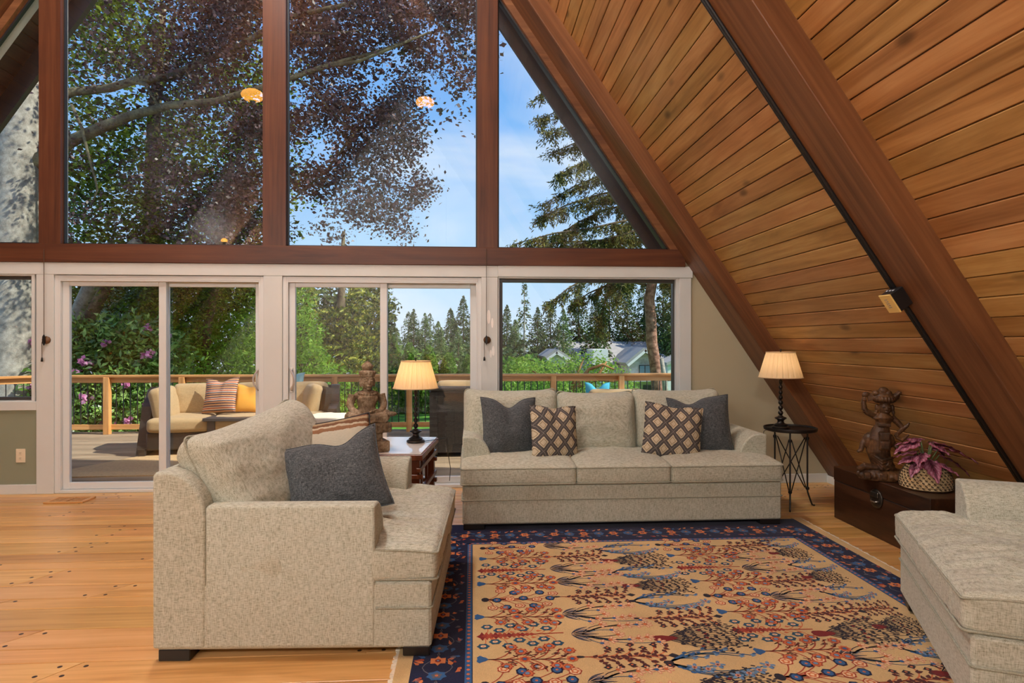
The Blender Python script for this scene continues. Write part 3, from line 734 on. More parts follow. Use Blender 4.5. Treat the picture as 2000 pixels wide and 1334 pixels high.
throw('charcoal pillow with a folded top at the right end of the sofa', M_GREY, .50, .50, .20, (1.90, -.97, .715), (R(-14), R(-4), R(-12)), .055, 6, group='throw pillows on the sofa', chopx=-.3)
throw('large charcoal pillow lying tilted on the left armchair', M_GREY, .50, .43, .17, at(655, 932, Y=-2.86), (R(-24), R(-15), R(8)), .05, 8, chopx=.25, group='throw pillows on the left armchair')
throw('cream pillow with brown stripes behind the charcoal one on the armchair', M_STRIPE, .50, .40, .15, (-.80, -2.50, .785), (R(-24), R(-8), R(16)), .0, 9, group='throw pillows on the left armchair', pipe=M_DKPIPE)
# ------------------------------------------------------------------ the rug
C_GOLD = srgb(204, 174, 124); C_NAVY = srgb(24, 30, 62)
def pile(name, c, v=.10):
    m, n, l, b = new_mat(name); b.inputs['Roughness'].default_value = .95; b.inputs['Specular IOR Level'].default_value = .05; b.inputs['Sheen Weight'].default_value = .1
    tc_ = n.new('ShaderNodeTexCoord'); gm = n.new('ShaderNodeNewGeometry')
    f1 = noise(n, l, gm.outputs['Position'], 3.0, 3); f2 = noise(n, l, mapping(n, l, gm.outputs['Position'], (420, 160, 160)), 1.0, 3)
    f = math_(n, l, 'ADD', math_(n, l, 'MULTIPLY', f1, .5), math_(n, l, 'MULTIPLY', f2, .5))
    r = ramp(n, [(.32, tuple(x * (1 - 2.2 * v) for x in c)), (.68, tuple(min(1, x * (1 + 2.2 * v)) for x in c))]); l.new(f, r.inputs[0]); l.new(r.outputs[0], b.inputs['Base Color'])
    bump(n, l, b, f2, .5, .006); return m
RC = {k: pile('rug ' + k, c) for k, c in dict(gold=C_GOLD, navy=C_NAVY, red=srgb(158, 66, 46), rust=srgb(196, 108, 66), brown=srgb(84, 40, 38), dark=srgb(38, 34, 44), blue=srgb(48, 92, 142), sky=srgb(104, 138, 170), teal=srgb(34, 78, 104), grey=srgb(92, 92, 104), cream=srgb(222, 190, 150), pink=srgb(204, 140, 112), crimson=srgb(120, 30, 30), orange=srgb(206, 124, 74)).items()}
RX0, RX1, RY1, RY0 = -.265, 2.545, -1.27, -5.6
fx0, fx1, fy1, fy0 = .0, 2.302, -1.745, -5.25
RT = .010
rug = empty('rug', ((RX0 + RX1) / 2, (RY0 + RY1) / 2, 0)); tag(rug, 'gold oriental rug with flowering shrubs and a navy border', 'rug')
rc = rug.location.copy()
def rp_(x, y): return (x - rc.x, y - rc.y)
def sheet(nm, x0, x1, y0, y1, z, mat, zb=0.0):
    a, b_ = rp_(x0, y0), rp_(x1, y1); return MB().box(a[0], b_[0], a[1], b_[1], zb, z).build(nm, mat, rug)
sheet('field', fx0, fx1, fy0, fy1, RT, RC['gold'])
for q in ((RX0, fx0, RY0, RY1), (fx1, RX1, RY0, RY1), (fx0, fx1, fy1, RY1), (fx0, fx1, RY0, fy0)): sheet('border', *q, RT, RC['navy'])
sheet('end_band', RX1, RX1 + .068, RY0, RY1 + .04, RT * .8, RC['gold']); sheet('end_band', RX0 - .068, RX0, RY0, RY1 + .04, RT * .8, RC['gold'])
M_FRINGE = plain('cream selvage', srgb(226, 216, 196), .95, var=.1, vs=60)
for xx, sg in ((RX1 + .068, 1), (RX0 - .068, -1)):
    b = MB(); rnd = random.Random(5); y = RY0
    while y < RY1 + .04:
        L = rnd.uniform(.010, .022); a = rp_(xx, y); b.box(min(a[0], a[0] + sg * L), max(a[0], a[0] + sg * L), a[1], a[1] + .016, 0.001, RT * .6 + rnd.uniform(-.001, .002)); y += .0175
    tag(b.build('fringe', M_FRINGE, rug), kind='stuff')
# guard stripes between border and field
for (x0, x1, y0, y1) in ((fx0 - .034, fx0 - .004, RY0 + .1, fy1 + .03), (fx1 + .004, fx1 + .034, RY0 + .1, fy1 + .03), (fx0 - .034, fx1 + .034, fy1 + .006, fy1 + .034)):
    sheet('guard_stripe', x0, x1, y0, y1, RT + .0006, RC['blue'], RT)
def flat(b, P, w, z):      # ribbon along P (2d), width w
    P = [Vector(p) for p in P]; V = []
    ww = w if hasattr(w, '__len__') else [w] * len(P)
    for i, p in enumerate(P):
        d = (P[min(i + 1, len(P) - 1)] - P[max(i - 1, 0)]).normalized(); nn = Vector((-d.y, d.x)) * ww[i] / 2
        V += [(*(p + nn), z), (*(p - nn), z)]
    b.add(V, [[2 * i, 2 * i + 1, 2 * i + 3, 2 * i + 2] for i in range(len(P) - 1)])
def blob(b, c, rx, ry, z, n=10, lob=0, amp=.0, ang=0.0):
    V = [(c[0], c[1], z)]
    for k in range(n):
        t = 2 * math.pi * k / n; q = 1 + amp * math.cos(lob * t); x, y = rx * q * math.cos(t), ry * q * math.sin(t)
        V.append((c[0] + x * math.cos(ang) - y * math.sin(ang), c[1] + x * math.sin(ang) + y * math.cos(ang), z))
    b.add(V, [[0, 1 + k, 1 + (k + 1) % n] for k in range(n)])
class Motif:
    """flat inlay drawn in colours, one mesh with several pile materials"""
    def __init__(s): s.b = {}
    def g(s, k): return s.b.setdefault(k, MB())
    def stem(s, k, P, w, z=.0006): flat(s.g(k), P, w, z)
    def blob(s, k, c, r, z=.001, ry=None, n=10, lob=0, amp=0, ang=0): blob(s.g(k), c, r, ry or r, z, n, lob, amp, ang)
    def mesh(s, name):
        V = []; Fc = []; mi = []; mats = []
        for k, b in s.b.items():
            n = len(V); V += b.V; Fc += [[i + n for i in f] for f in b.F]; mi += [len(mats)] * len(b.F); mats.append(RC[k])
        me = mesh(name, V, Fc)
        for m in mats: me.materials.append(m)
        me.polygons.foreach_set('material_index', mi); return me
def curve(a, b, bend, n=5):
    a, b = Vector(a), Vector(b); d = b - a; nn = Vector((-d.y, d.x)); return [a.lerp(b, t / n) + nn * bend * math.sin(math.pi * t / n) for t in range(n + 1)]
def shrub(kind, seed):
    """a plant growing along +x from the origin, about .42 long and .26 wide"""
    m = Motif(); r = random.Random(seed); L = .40
    def tips(n, spread, l0, l1):
        out = []
        for i in range(n):
            f = (i + .5) / n; s_ = 1 if i % 2 else -1; x = l0 + (l1 - l0) * f; out.append((x, s_ * spread * (1 - .35 * f) * r.uniform(.75, 1.1)))
        return out
    if kind == 'rose':       # red branches, round red flowers with blue hearts
        m.stem('brown', [(0, 0), (L, 0)], .008); m.blob('blue', (0, 0), .026, ry=.030, lob=3, amp=.25)
        for i in range(14):
            s_ = 1 if i % 2 else -1; x0 = .04 + .023 * i; tip = (x0 + .075, s_ * r.uniform(.055, .125)); m.stem('red', curve((x0, 0), tip, -.15 * s_), .007)
            for q in range(3): t = r.uniform(.35, .9); p = (x0 + .075 * t, tip[1] * t); m.stem('brown', [p, (p[0] + .022, p[1] + s_ * r.uniform(-.018, .022))], .006); m.blob('brown', (p[0] + .024, p[1] + s_ * r.uniform(-.012, .02)), .008, ry=.005, n=6)
            if i % 3 != 2:
                m.blob('red', tip, .031, .0012, ry=.029, n=16, lob=8, amp=.12); m.blob('rust', tip, .025, .0014, n=12, lob=6, amp=.10); m.blob('red', tip, .016, .0017, n=10); m.blob('sky', tip, .011, .002, n=8)
        for x in (.20, .42): m.blob('rust', (x, 0), .028, .0013, n=16, lob=8, amp=.12); m.blob('red', (x, 0), .018, .0017, n=12, lob=6, amp=.15); m.blob('blue', (x, 0), .010, .0021, n=8)
    elif kind == 'disc':     # blue discs and rust swirls
        m.blob('dark', (0, 0), .022, ry=.028)
        for i in range(15):
            s_ = (-1, 0, 1)[i % 3]; tip = (.04 + .025 * i, s_ * r.uniform(.06, .12) + r.uniform(-.01, .01)); m.stem('red', curve((.01, 0), tip, -.12 * s_, 6), .0055)
            if i % 2: m.blob('navy', tip, .027, .0012, ry=.031, n=14, lob=7, amp=.06); m.blob('blue', tip, .019, .0016, ry=.022, n=12); m.blob('rust', tip, .007, .002, n=6)
            else:
                m.blob('red', tip, .030, .0011, n=14, lob=7, amp=.08); m.blob('cream', tip, .024, .0014, n=12); m.blob('rust', tip, .018, .0017, n=10, lob=5, amp=.2); m.blob('cream', tip, .009, .002, n=8)
    elif kind == 'spray':    # dense dark sprays out of a crimson heart
        m.blob('crimson', (.03, 0), .058, ry=.030, n=12, lob=3, amp=.15)
        for i in range(15):
            a = R(-36 + 72 * i / 14); tip = (.04 + L * math.cos(a) * r.uniform(.75, 1), L * .62 * math.sin(a)); P = curve((.03, 0), tip, .10 * math.sin(a), 7); m.stem('dark', P, .004)
            for p in P[2:]:
                for s_ in (-1, 1): m.blob('dark', (p.x + r.uniform(-.01, .012), p.y + s_ * r.uniform(.006, .014)), .012, .001, ry=.0055, n=6, ang=r.uniform(-1, 1))
            if i % 3 == 0: m.blob('crimson', (tip[0] * .6, tip[1] * .6), .009, .0014, n=6)
    elif kind == 'blue':     # blue sprigs with pale blue star flowers
        for i in range(13):
            s_ = 1 if i % 2 else -1; tip = (.10 + .027 * i, s_ * r.uniform(.02, .125)); P = curve((.0, 0), tip, .14 * s_, 6); m.stem('teal', P, .0075)
            for p in P[2::2]: m.blob('blue', (p.x + .01, p.y + s_ * .014), .013, .001, ry=.008, n=6, ang=.5 * s_)
            if i % 2 == 0:
                for k in range(5): t = 2 * math.pi * k / 5; m.blob('sky', (tip[0] + .021 * math.cos(t), tip[1] + .021 * math.sin(t)), .015, .0012, ry=.009, n=6, ang=t)
                m.blob('pink', tip, .013, .0016, n=6); m.blob('brown', tip, .006, .002, n=5)
            else: m.blob('sky', tip, .013, .0012, n=6, lob=3, amp=.3)
        m.blob('dark', (0, 0), .018, ry=.022, lob=2, amp=.3)
    elif kind == 'leafy':    # rust stems with dark brown leaves
        m.stem('red', [(0, 0), (L, 0)], .008); m.blob('dark', (-.01, 0), .025, ry=.010, n=8)
        for i in range(12):
            s_ = 1 if i % 2 else -1; x0 = .03 + .027 * i; tip = (x0 + .07, s_ * r.uniform(.05, .12)); P = curve((x0, 0), tip, -.2 * s_, 5); m.stem('rust', P, .0065)
            for p in P[1:]: m.blob('brown', (p.x + .006, p.y + r.choice((-1, 1)) * .013), .016, .001, ry=.010, n=7, lob=3, amp=.2, ang=r.uniform(-1.5, 1.5))
            m.blob('dark', tip, .018, .0013, ry=.014, n=8, lob=4, amp=.2); m.blob('rust', (tip[0], tip[1]), .007, .0016, n=5)
        m.blob('dark', (L + .01, 0), .022, .0012, ry=.018, n=8, lob=4, amp=.15)
    elif kind == 'lily':     # pale outlined blossoms over a fan of grey leaves
        for i in range(9):
            a = R(-50 + 100 * i / 8); P = curve((0, 0), (.13 * math.cos(a), .095 * math.sin(a)), .15 * math.sin(a), 6); m.stem('grey', P, [.004, .010, .014, .015, .012, .008, .003]); m.stem('cream' if i % 2 else 'dark', P, .003, .001)
        for i in range(13):
            s_ = 1 if i % 2 else -1; tip = (.13 + .022 * i, s_ * r.uniform(.01, .115)); m.stem('dark' if i % 3 else 'teal', curve((.05, 0), tip, .12 * s_), .0055)
            for k in range(4): t = R(-70 + 47 * k); m.blob('pink', (tip[0] + .022 * math.cos(t), tip[1] + .022 * math.sin(t)), .018, .0011, ry=.009, n=7, ang=t); m.blob('cream', (tip[0] + .022 * math.cos(t), tip[1] + .022 * math.sin(t)), .012, .0015, ry=.005, n=6, ang=t)
            m.blob('rust' if i % 3 else 'blue', tip, .011, .0018, n=6)
    else:                    # 'ring': teal ring flowers about a crimson stem
        m.stem('red', [(0, 0), (L, 0)], .010)
        for i in range(12): m.blob('red' if i % 3 else 'crimson', (.0 + .022 * i, 0), .022, .0009, ry=.034 * (1 - i / 18), n=8, lob=4, amp=.3)
        for i in range(10): m.blob('rust', (.05 + .033 * i, (1 if i % 2 else -1) * .032), .014, .001, ry=.009, n=7, lob=3, amp=.3)
        for i in range(14):
            s_ = 1 if i % 2 else -1; row = .06 if (i // 2) % 2 else .105; tip = (.0 + .031 * i * .95, s_ * row * r.uniform(.9, 1.08)); m.stem('rust', curve((max(.0, tip[0] - .06), 0), tip, -.15 * s_), .005)
            m.blob('teal', tip, .029, .0012, ry=.025, n=12, lob=6, amp=.12); m.blob('cream', tip, .014, .0016, ry=.011, n=8); m.blob('pink', tip, .007, .002, n=5)
    return m.mesh('shrub_motif')
SH = {k: shrub(k, i + 1) for i, k in enumerate(('rose', 'disc', 'spray', 'blue', 'leafy', 'lily', 'ring'))}
# columns of plants, base at the left; x of the base, first y, order
cols = [(.05, -1.83, ['disc', 'rose', 'ring', 'rose', 'disc', 'rose', 'ring', 'rose', 'disc', 'spray', 'rose', 'disc', 'ring', 'rose']),
        (.47, -1.80, ['lily', 'leafy', 'lily', 'lily', 'leafy', 'lily', 'lily', 'leafy', 'lily', 'leafy', 'lily', 'lily']),
        (.86, -1.90, ['blue', 'spray', 'blue', 'spray', 'blue', 'leafy', 'spray', 'blue', 'spray', 'blue', 'leafy', 'spray']),
        (1.30, -1.83, ['disc', 'rose', 'ring', 'rose', 'disc', 'rose', 'ring', 'rose', 'disc', 'rose', 'ring', 'disc']),
        (1.66, -1.88, ['leafy', 'lily', 'lily', 'leafy', 'lily', 'leafy', 'spray', 'lily', 'leafy', 'lily', 'lily', 'leafy']),
        (1.98, -1.84, ['blue', 'spray', 'blue', 'spray', 'blue', 'leafy', 'spray', 'blue', 'spray', 'blue', 'spray', 'blue'])]
rnd = random.Random(2)
for x, y, ks in cols:
    for k in ks:
        if y < fy0 + .15: break
        p = rp_(x + rnd.uniform(-.02, .02), y)
        o = link('shrub_motif', SH[k], None, rug, (p[0], p[1], RT), (0, 0, rnd.uniform(-.05, .05)))
        s_ = rnd.uniform(.80, .90) if x > 1.9 else rnd.uniform(.92, 1.04); o.scale = (s_ * (.72 if x > 1.9 else 1), s_, 1); y -= rnd.uniform(.205, .225)
# border motifs
def border_piece(seed):
    m = Motif(); r = random.Random(seed)
    for s_ in (-1, 1): m.stem('grey', [(.11 * t - .11, s_ * (.03 + .035 * math.sin(t * 3.1))) for t in np.linspace(0, 2, 9)], .005)
    m.blob('orange', (0, 0), .032, ry=.036, n=14, lob=6, amp=.28); m.blob('crimson', (0, 0), .014, .0014, n=8); m.blob('sky', (0, 0), .006, .0018, n=6)
    m.blob('blue', (.11, 0), .036, ry=.04, n=14, lob=7, amp=.12); m.blob('grey', (.11, 0), .022, .0014, n=10, lob=5, amp=.2); m.blob('rust', (.11, 0), .008, .0018, n=6)
    for i in range(14): m.blob(r.choice(('orange', 'rust', 'orange', 'blue', 'grey', 'red')), (r.uniform(-.11, .11), r.choice((-1, 1)) * r.uniform(.045, .095)), r.uniform(.008, .022), ry=r.uniform(.005, .012), n=7, lob=3, amp=.3, ang=r.uniform(0, 3))
    return m.mesh('border_motif')
BP = [border_piece(i) for i in range(3)]
def runm(x0, y0, x1, y1, n, ang):
    for i in range(n):
        f = (i + .5) / n; p = rp_(x0 + (x1 - x0) * f, y0 + (y1 - y0) * f); link('border_motif', BP[i % 3], None, rug, (p[0], p[1], RT), (0, 0, ang))
runm((RX0 + fx0) / 2 - .02, RY1 - .3, (RX0 + fx0) / 2 - .02, RY0 + .3, 16, R(90)); runm((RX1 + fx1) / 2 + .02, RY1 - .3, (RX1 + fx1) / 2 + .02, RY0 + .3, 16, R(90))
runm(RX0 + .1, (RY1 + fy1) / 2 - .045, RX1 - .1, (RY1 + fy1) / 2 - .045, 12, 0)
# small squares along the guard stripe
gq = Motif(); gq.blob('rust', (0, 0), .011, .0002, ry=.007, n=6, lob=2, amp=.3); gme = gq.mesh('guard_dot')
gb = MB(); 
for xs in (fx0 - .019, fx1 + .019):
    y = fy1
    while y > -4.2: p = rp_(xs, y); blob(gb, p, .007, .011, RT + .0009, 6, 2, .3); y -= .036
x = fx0
while x < fx1: p = rp_(x, fy1 + .02); blob(gb, p, .011, .007, RT + .0009, 6, 2, .3); x += .036
tag(gb.build('guard_dots', RC['rust'], rug), kind='stuff')
# ------------------------------------------------------------------ trunk, tables, lamps and ornaments
M_TRUNK = wood('dark chestnut trunk wood', (srgb(34, 20, 13), srgb(58, 36, 24), srgb(80, 52, 34)), axis=1, rough=.32, grain=9, stretch=9, objvar=.05, bs=.15, knots=.1, ksc=2)
M_BRASS = plain('blackened brass', (.07, .06, .05), .35, .8, var=.3, vs=30)
M_IRON = plain('black wrought iron', (.018, .017, .016), .42, .4, var=.2, vs=30)
M_BRONZE = plain('dark bronze lamp metal', (.022, .019, .017), .32, .5, var=.2, vs=20)
t = empty('trunk', (3.137, -1.748, 0)); tag(t, 'dark wooden storage trunk with a round metal lock against the sloping boards', 'trunk')
hx, hy = .223, .532
MB().box(-hx, hx, -hy, hy, 0, .30, .004).build('body', M_TRUNK, t); lid = MB().box(-hx - .003, hx + .003, -hy - .003, hy + .003, .304, .415, .005).build('lid', M_TRUNK, t)
MB().box(-hx + .002, hx - .002, -hy + .002, hy - .002, .29, .31).build('seam', M_GASKET, t)
ly = at(1713, 955, X=2.914)[1] + 1.748
lk = MB().lathe([(.0, 0), (.070, 0), (.070, .006), (.064, .010), (.0, .012)], 28).build('lock_plate', M_BRASS, t, (-hx - .003, ly, .285), (0, R(-90), 0), True)
MB().box(-.02, .02, -.045, .045, .008, .024, .006).build('hasp', M_BRASS, lk, (.03, 0, 0)); MB().tube([(-.012, -.04, .014), (-.02, -.02, .03), (-.02, .02, .03), (-.012, .04, .014)], .005, 8).build('bail', plain('worn steel', (.35, .34, .32), .3, .9), lk, smooth=True)

# round iron side table
rt = empty('side_table', (2.73, -.87, 0)); tag(rt, 'small round black iron side table with crossed rods beside the sofa', 'table')
zt_ = .672
MB().lathe([(0, zt_ - .018), (.20, zt_ - .018), (.212, zt_ - .012), (.216, zt_ + .004), (.215, zt_ + .012), (.207, zt_ + .012), (.203, zt_), (0, zt_)], 40).build('table_top', M_IRON, rt, smooth=True)
auto_smooth(rt.children[0], 35)
an = [R(-118), R(-2), R(118)]; lr = .15
for a in an:
    cx, cy = lr * math.cos(a), lr * math.sin(a); b = MB()
    b.tube([(cx, cy, zt_ - .018), (cx, cy, .14), (cx * 1.02, cy * 1.02, .12), (cx * 1.18, cy * 1.18, .05), (cx * 1.28, cy * 1.28, .012), (cx * 1.42, cy * 1.42, .008)], .0075, 8)
    for z in (.585, .155): b.lathe([(.0, -.014), (.013, -.012), (.016, 0), (.013, .012), (0, .014)], 10, (cx, cy, z))
    auto_smooth(b.build('leg', M_IRON, rt))
for i in range(3):
    p = lambda k: Vector((lr * math.cos(an[k % 3]), lr * math.sin(an[k % 3]), 0))
    for (a, b_) in ((i, i + 1), (i + 1, i)):
        q, w = p(a), p(b_); d = (w - q).normalized(); MB().tube([q + d * .02 + Vector((0, 0, .59)), w - d * .02 + Vector((0, 0, .16))], .005, 6).build('cross_rod', M_IRON, rt, smooth=True)

def lamp_shade_mat(name, base):
    m = bpy.data.materials.new(name); m.use_nodes = True; n = m.node_tree.nodes; l = m.node_tree.links; b = n['Principled BSDF']
    b.inputs['Base Color'].default_value = col(base); b.inputs['Roughness'].default_value = .9
    tr_ = n.new('ShaderNodeBsdfTranslucent'); tr_.inputs[0].default_value = col(base); mx = n.new('ShaderNodeMixShader'); mx.inputs[0].default_value = .5
    l.new(b.outputs[0], mx.inputs[1]); l.new(tr_.outputs[0], mx.inputs[2]); l.new(mx.outputs[0], n['Material Output'].inputs[0]); return m
M_SHADE = lamp_shade_mat('pleated cream shade cloth', (.86, .70, .48))
M_SHTRIM = plain('shade binding', (.60, .44, .26), .8)
def table_lamp(label, loc, watts, sc=1.0, colr=(1, .72, .40)):
    root = empty('table_lamp', loc); tag(root, label, 'lamp', 'bead-stemmed table lamps'); root.scale = (sc, sc, sc)
    pr = [(0, 0), (.076, 0), (.078, .014), (.070, .022), (.058, .026), (.060, .036), (.050, .042), (.032, .050), (.026, .066), (.030, .078), (.052, .092), (.050, .100), (.026, .108), (.018, .118)]
    o = MB().lathe(pr + [(0, .118)], 24).build('base', M_BRONZE, root); auto_smooth(o, 50)
    st = []; z = .118; nb = 7; hb = (.445 - .118) / nb
    for i in range(nb):
        r_ = .0225 * (1 - .045 * i)
        for k in range(7): tt = k / 6; st.append((.007 + (r_ - .007) * math.sin(math.pi * tt) ** .75, z + hb * tt))
        z += hb
    MB().lathe(st + [(.010, z + .002), (.034, z + .006), (.036, z + .012), (.012, z + .016), (.010, z + .06), (0, z + .06)], 18).build('stem', M_BRONZE, root, smooth=True)
    zb, zt2_ = .462, .690; n = 144
    def fl(k, z): return .022 * (1 if (k // 2) % 4 in (0, 1, 2) else -1.4)
    V = []; Fc = []
    rows_ = 8
    for i in range(rows_ + 1):
        f = i / rows_; r_ = .188 + (.122 - .188) * f
        for k in range(n):
            q = r_ * (1 + (.012 if (k % 6) < 4 else -.03) * (1 if 0 < i < rows_ else .6)); a = 2 * math.pi * k / n; V.append((q * math.cos(a), q * math.sin(a), zb + (zt2_ - zb) * f))
    Fc = [[i * n + k, i * n + (k + 1) % n, (i + 1) * n + (k + 1) % n, (i + 1) * n + k] for i in range(rows_) for k in range(n)]
    sh = link('shade', mesh('shade', V, Fc), M_SHADE, root)
    for zz, rr_ in ((zb, .190), (zt2_, .124)):
        MB().tube([(rr_ * math.cos(2 * math.pi * k / 48), rr_ * math.sin(2 * math.pi * k / 48), zz) for k in range(49)], .0045, 6, False).build('binding', M_SHTRIM, sh, smooth=True)
    MB().tube([(0, 0, .50), (0, 0, .70)], .003, 6).tube([(-.12, 0, .682), (.12, 0, .682)], .002, 6).build('harp', M_BRONZE, root)
    MB().lathe([(0, .692), (.008, .694), (.005, .700), (.009, .708), (.007, .717), (0, .720)], 10).build('finial', M_BRONZE, root, smooth=True)
    MB().ell((0, 0, .575), (.03, .03, .042)).build('bulb', emit('bulb glow ' + label[:9], colr, watts), root, smooth=True)
    return root
table_lamp('lit bead-stemmed lamp with pleated shade on the round iron table', (2.645, -.87, zt_), 22, .95)
cd = MB().tube([at(1520, 840, Y=-.84), at(1500, 838, Y=-.70), at(1492, 842, Y=-.55), at(1489, 860, Y=-.45), at(1488, 900, Y=-.35), at(1488, 935, Y=-.2)], .0025, 6).build('lamp_cord', M_GASKET, smooth=True); tag(cd, 'thin dark lamp cord trailing down behind the round iron table', 'cord')

# lattice side table with a glassy top
M_CHERRY = wood('reddish brown table wood', (srgb(70, 34, 20), srgb(112, 60, 34), srgb(140, 82, 48)), axis=2, rough=.3, grain=12, stretch=10, objvar=.12, bs=.08)
M_TOP = plain('glass top with sky white', (.82, .84, .84), .04, spec=.9)  # sky reflection on the glass put in as a white base colour
tx, ty, tz = -.72, -1.20, .615
st_ = empty('side_table', (tx, ty, 0), R(-5)); tag(st_, 'square wooden lattice side table with a shiny pale top between armchair and sofa', 'table')
hw = .40
for a in ((-hw, hw, -hw, -hw + .05), (-hw, hw, hw - .05, hw), (-hw, -hw + .05, -hw + .05, hw - .05), (hw - .05, hw, -hw + .05, hw - .05)): MB().box(a[0], a[1], a[2], a[3], tz - .04, tz, .003).build('top_frame', M_CHERRY, st_)
MB().box(-hw + .012, hw - .012, -hw + .012, hw - .012, tz, tz + .008, .002).build('glass_top', M_TOP, st_)
for sx in (-1, 1):
    for sy in (-1, 1):
        x, y = sx * (hw - .055), sy * (hw - .055); MB().box(x - .03, x + .03, y - .03, y + .03, 0, tz - .04, .003).build('leg', M_CHERRY, st_)
for z0 in (.10, .27, .44):
    for s_ in (-1, 1):
        y = s_ * (hw - .055); MB().box(-hw + .0, hw - .0, y - .042 - (.0 if z0 != .27 else .012), y - .012, z0, z0 + .03, .002).build('rail', M_CHERRY, st_)
        MB().box(y + .012, y + .042, -hw, hw, z0 + .05, z0 + .08, .002).build('rail', M_CHERRY, st_)
for s_ in (-1, 1):
    for u in (-.12, .12):
        MB().box(u - .014, u + .014, s_ * (hw - .055) - .010, s_ * (hw - .055) + .010, .10, tz - .04, .002).build('slat', M_CHERRY, st_)
        MB().box(s_ * (hw - .055) - .010, s_ * (hw - .055) + .010, u - .014, u + .014, .10, tz - .04, .002).build('slat', M_CHERRY, st_)
tz += .008
lp = at(812, 864, Z=tz)
table_lamp('lit bead-stemmed lamp with pleated shade beside the seated stone figure', lp, 34, .93, (1, .66, .30))
cd = MB().tube([lp + Vector((.06, .02, .006)), lp + Vector((.17, .10, .006)), at(868, 856, Z=tz) + Vector((.02, 0, .006)), at(875, 885, Y=-.75), at(880, 915, Y=-.6), at(878, 939, Y=-.5)], .003, 6).build('lamp_cord', M_GASKET, smooth=True); tag(cd, 'black lamp cord hanging off the lattice side table', 'cord')

def remesh(b, name, mat, parent, vox, smooth=3, loc=(0, 0, 0), rot=(0, 0, 0)):
    o = link('tmp', mesh('tmp', b.V, b.F)); md = o.modifiers.new('r', 'REMESH'); md.mode = 'VOXEL'; md.voxel_size = vox; md.use_smooth_shade = True
    if smooth: s_ = o.modifiers.new('s', 'SMOOTH'); s_.iterations = smooth; s_.factor = .5
    me = bpy.data.meshes.new_from_object(o.evaluated_get(bpy.context.evaluated_depsgraph_get())); bpy.data.objects.remove(o)
    me.name = name; me.materials.clear(); return link(name, me, mat, parent, loc, rot, True)
def carved(name, c0, c1, c2, rough=.75, sc=30, bs=.6):
    m, n, l, b = new_mat(name); b.inputs['Roughness'].default_value = rough; b.inputs['Specular IOR Level'].default_value = .3
    v = n.new('ShaderNodeTexCoord').outputs['Object']; f1 = noise(n, l, v, sc * .3, 5, .65); f2 = noise(n, l, v, sc * 2.5, 4, .6)
    f = math_(n, l, 'ADD', math_(n, l, 'MULTIPLY', f1, .7), math_(n, l, 'MULTIPLY', f2, .3)); r = ramp(n, [(.36, c0), (.5, c1), (.64, c2)]); l.new(f, r.inputs[0]); l.new(r.outputs[0], b.inputs['Base Color'])
    bump(n, l, b, f2, bs, .006); return m
M_STONE = carved('weathered sandstone', srgb(70, 58, 44), srgb(132, 112, 88), srgb(180, 164, 140))
M_CARVE = carved('carved brown wood', srgb(38, 26, 17), srgb(76, 52, 33), srgb(112, 80, 50), .42, 24, .2)
# seated stone figure
sp0 = at(722, 884, Z=tz); bud = empty('seated_statue', (sp0.x + .02, sp0.y + .06, tz), R(24)); bud.scale = (.95,) * 3; bud.location.x -= .045; tag(bud, 'weathered stone statue of a seated crowned figure on the lattice side table', 'statue')
b = MB()
b.box(-.145, .145, -.11, .11, 0, .085, .008).box(-.10, .10, -.08, .08, .08, .15, .01).box(-.16, .16, -.12, .12, .148, .225, .012)
for k in range(9): b.ell((-.14 + .035 * k, -.118, .186), (.013, .012, .026), n=8, m=6)
for k in range(7): b.ell((-.13 + .043 * k, -.108, .045), (.014, .01, .02), n=8, m=6)
remesh(b, 'pedestal', M_STONE, bud, .006, 1)
b = MB()
b.ell((0, .01, .265), (.13, .09, .05)); b.tube([(.05, .0, .275), (.135, -.03, .268), (.10, -.10, .262), (-.02, -.115, .265)], [.05, .05, .042, .03], 12); b.tube([(-.05, .0, .275), (-.135, -.03, .268), (-.10, -.10, .258), (.02, -.11, .256)], [.05, .05, .042, .03], 12)
b.ell((.16, -.085, .285), (.045, .03, .02)); b.ell((-.03, -.115, .285), (.04, .03, .014))
b.tube([(0, .02, .26), (0, .022, .34), (0, .02, .42), (0, .02, .455)], [.082, .066, .084, .05], 16)
b.ell((0, .018, .428), (.104, .05, .04)); b.ell((.038, -.022, .40), (.04, .03, .034)); b.ell((-.038, -.022, .40), (.04, .03, .034))
b.tube([(.108, .02, .432), (.128, .015, .36), (.118, -.01, .325)], [.034, .030, .026], 10); b.tube([(.118, -.01, .325), (.075, -.075, .305), (.03, -.095, .300)], [.026, .022, .020], 10)
b.tube([(-.108, .02, .432), (-.130, .01, .36), (-.125, -.02, .325)], [.034, .030, .026], 10); b.tube([(-.125, -.02, .325), (-.09, -.085, .30), (-.06, -.12, .27)], [.026, .022, .018], 10)
for k in range(4): b.tube([(-.075 + .012 * k, -.115, .275), (-.072 + .013 * k, -.135, .25), (-.07 + .013 * k, -.14, .222)], [.008, .007, .005], 6)
for k in range(4): b.tube([(.03, -.092 + .0 * k, .302 + .004 * k), (.0, -.10 - .004 * k, .300 + .005 * k), (-.02, -.10 - .005 * k, .297 + .004 * k)], [.009, .008, .006], 6)
b.tube([(.06, -.09, .315), (.035, -.105, .325), (.02, -.11, .322)], [.009, .008, .006], 6)
for k in range(15): a = R(-90 + (k - 7) * 17); b.ell((.072 * math.cos(a), .012 + .064 * math.sin(a), .447 - .012 * math.cos(a + R(90)) ** 2), (.010, .010, .012), n=8, m=6)
b.tube([(0, .018, .44), (0, .015, .49)], [.034, .030], 12)
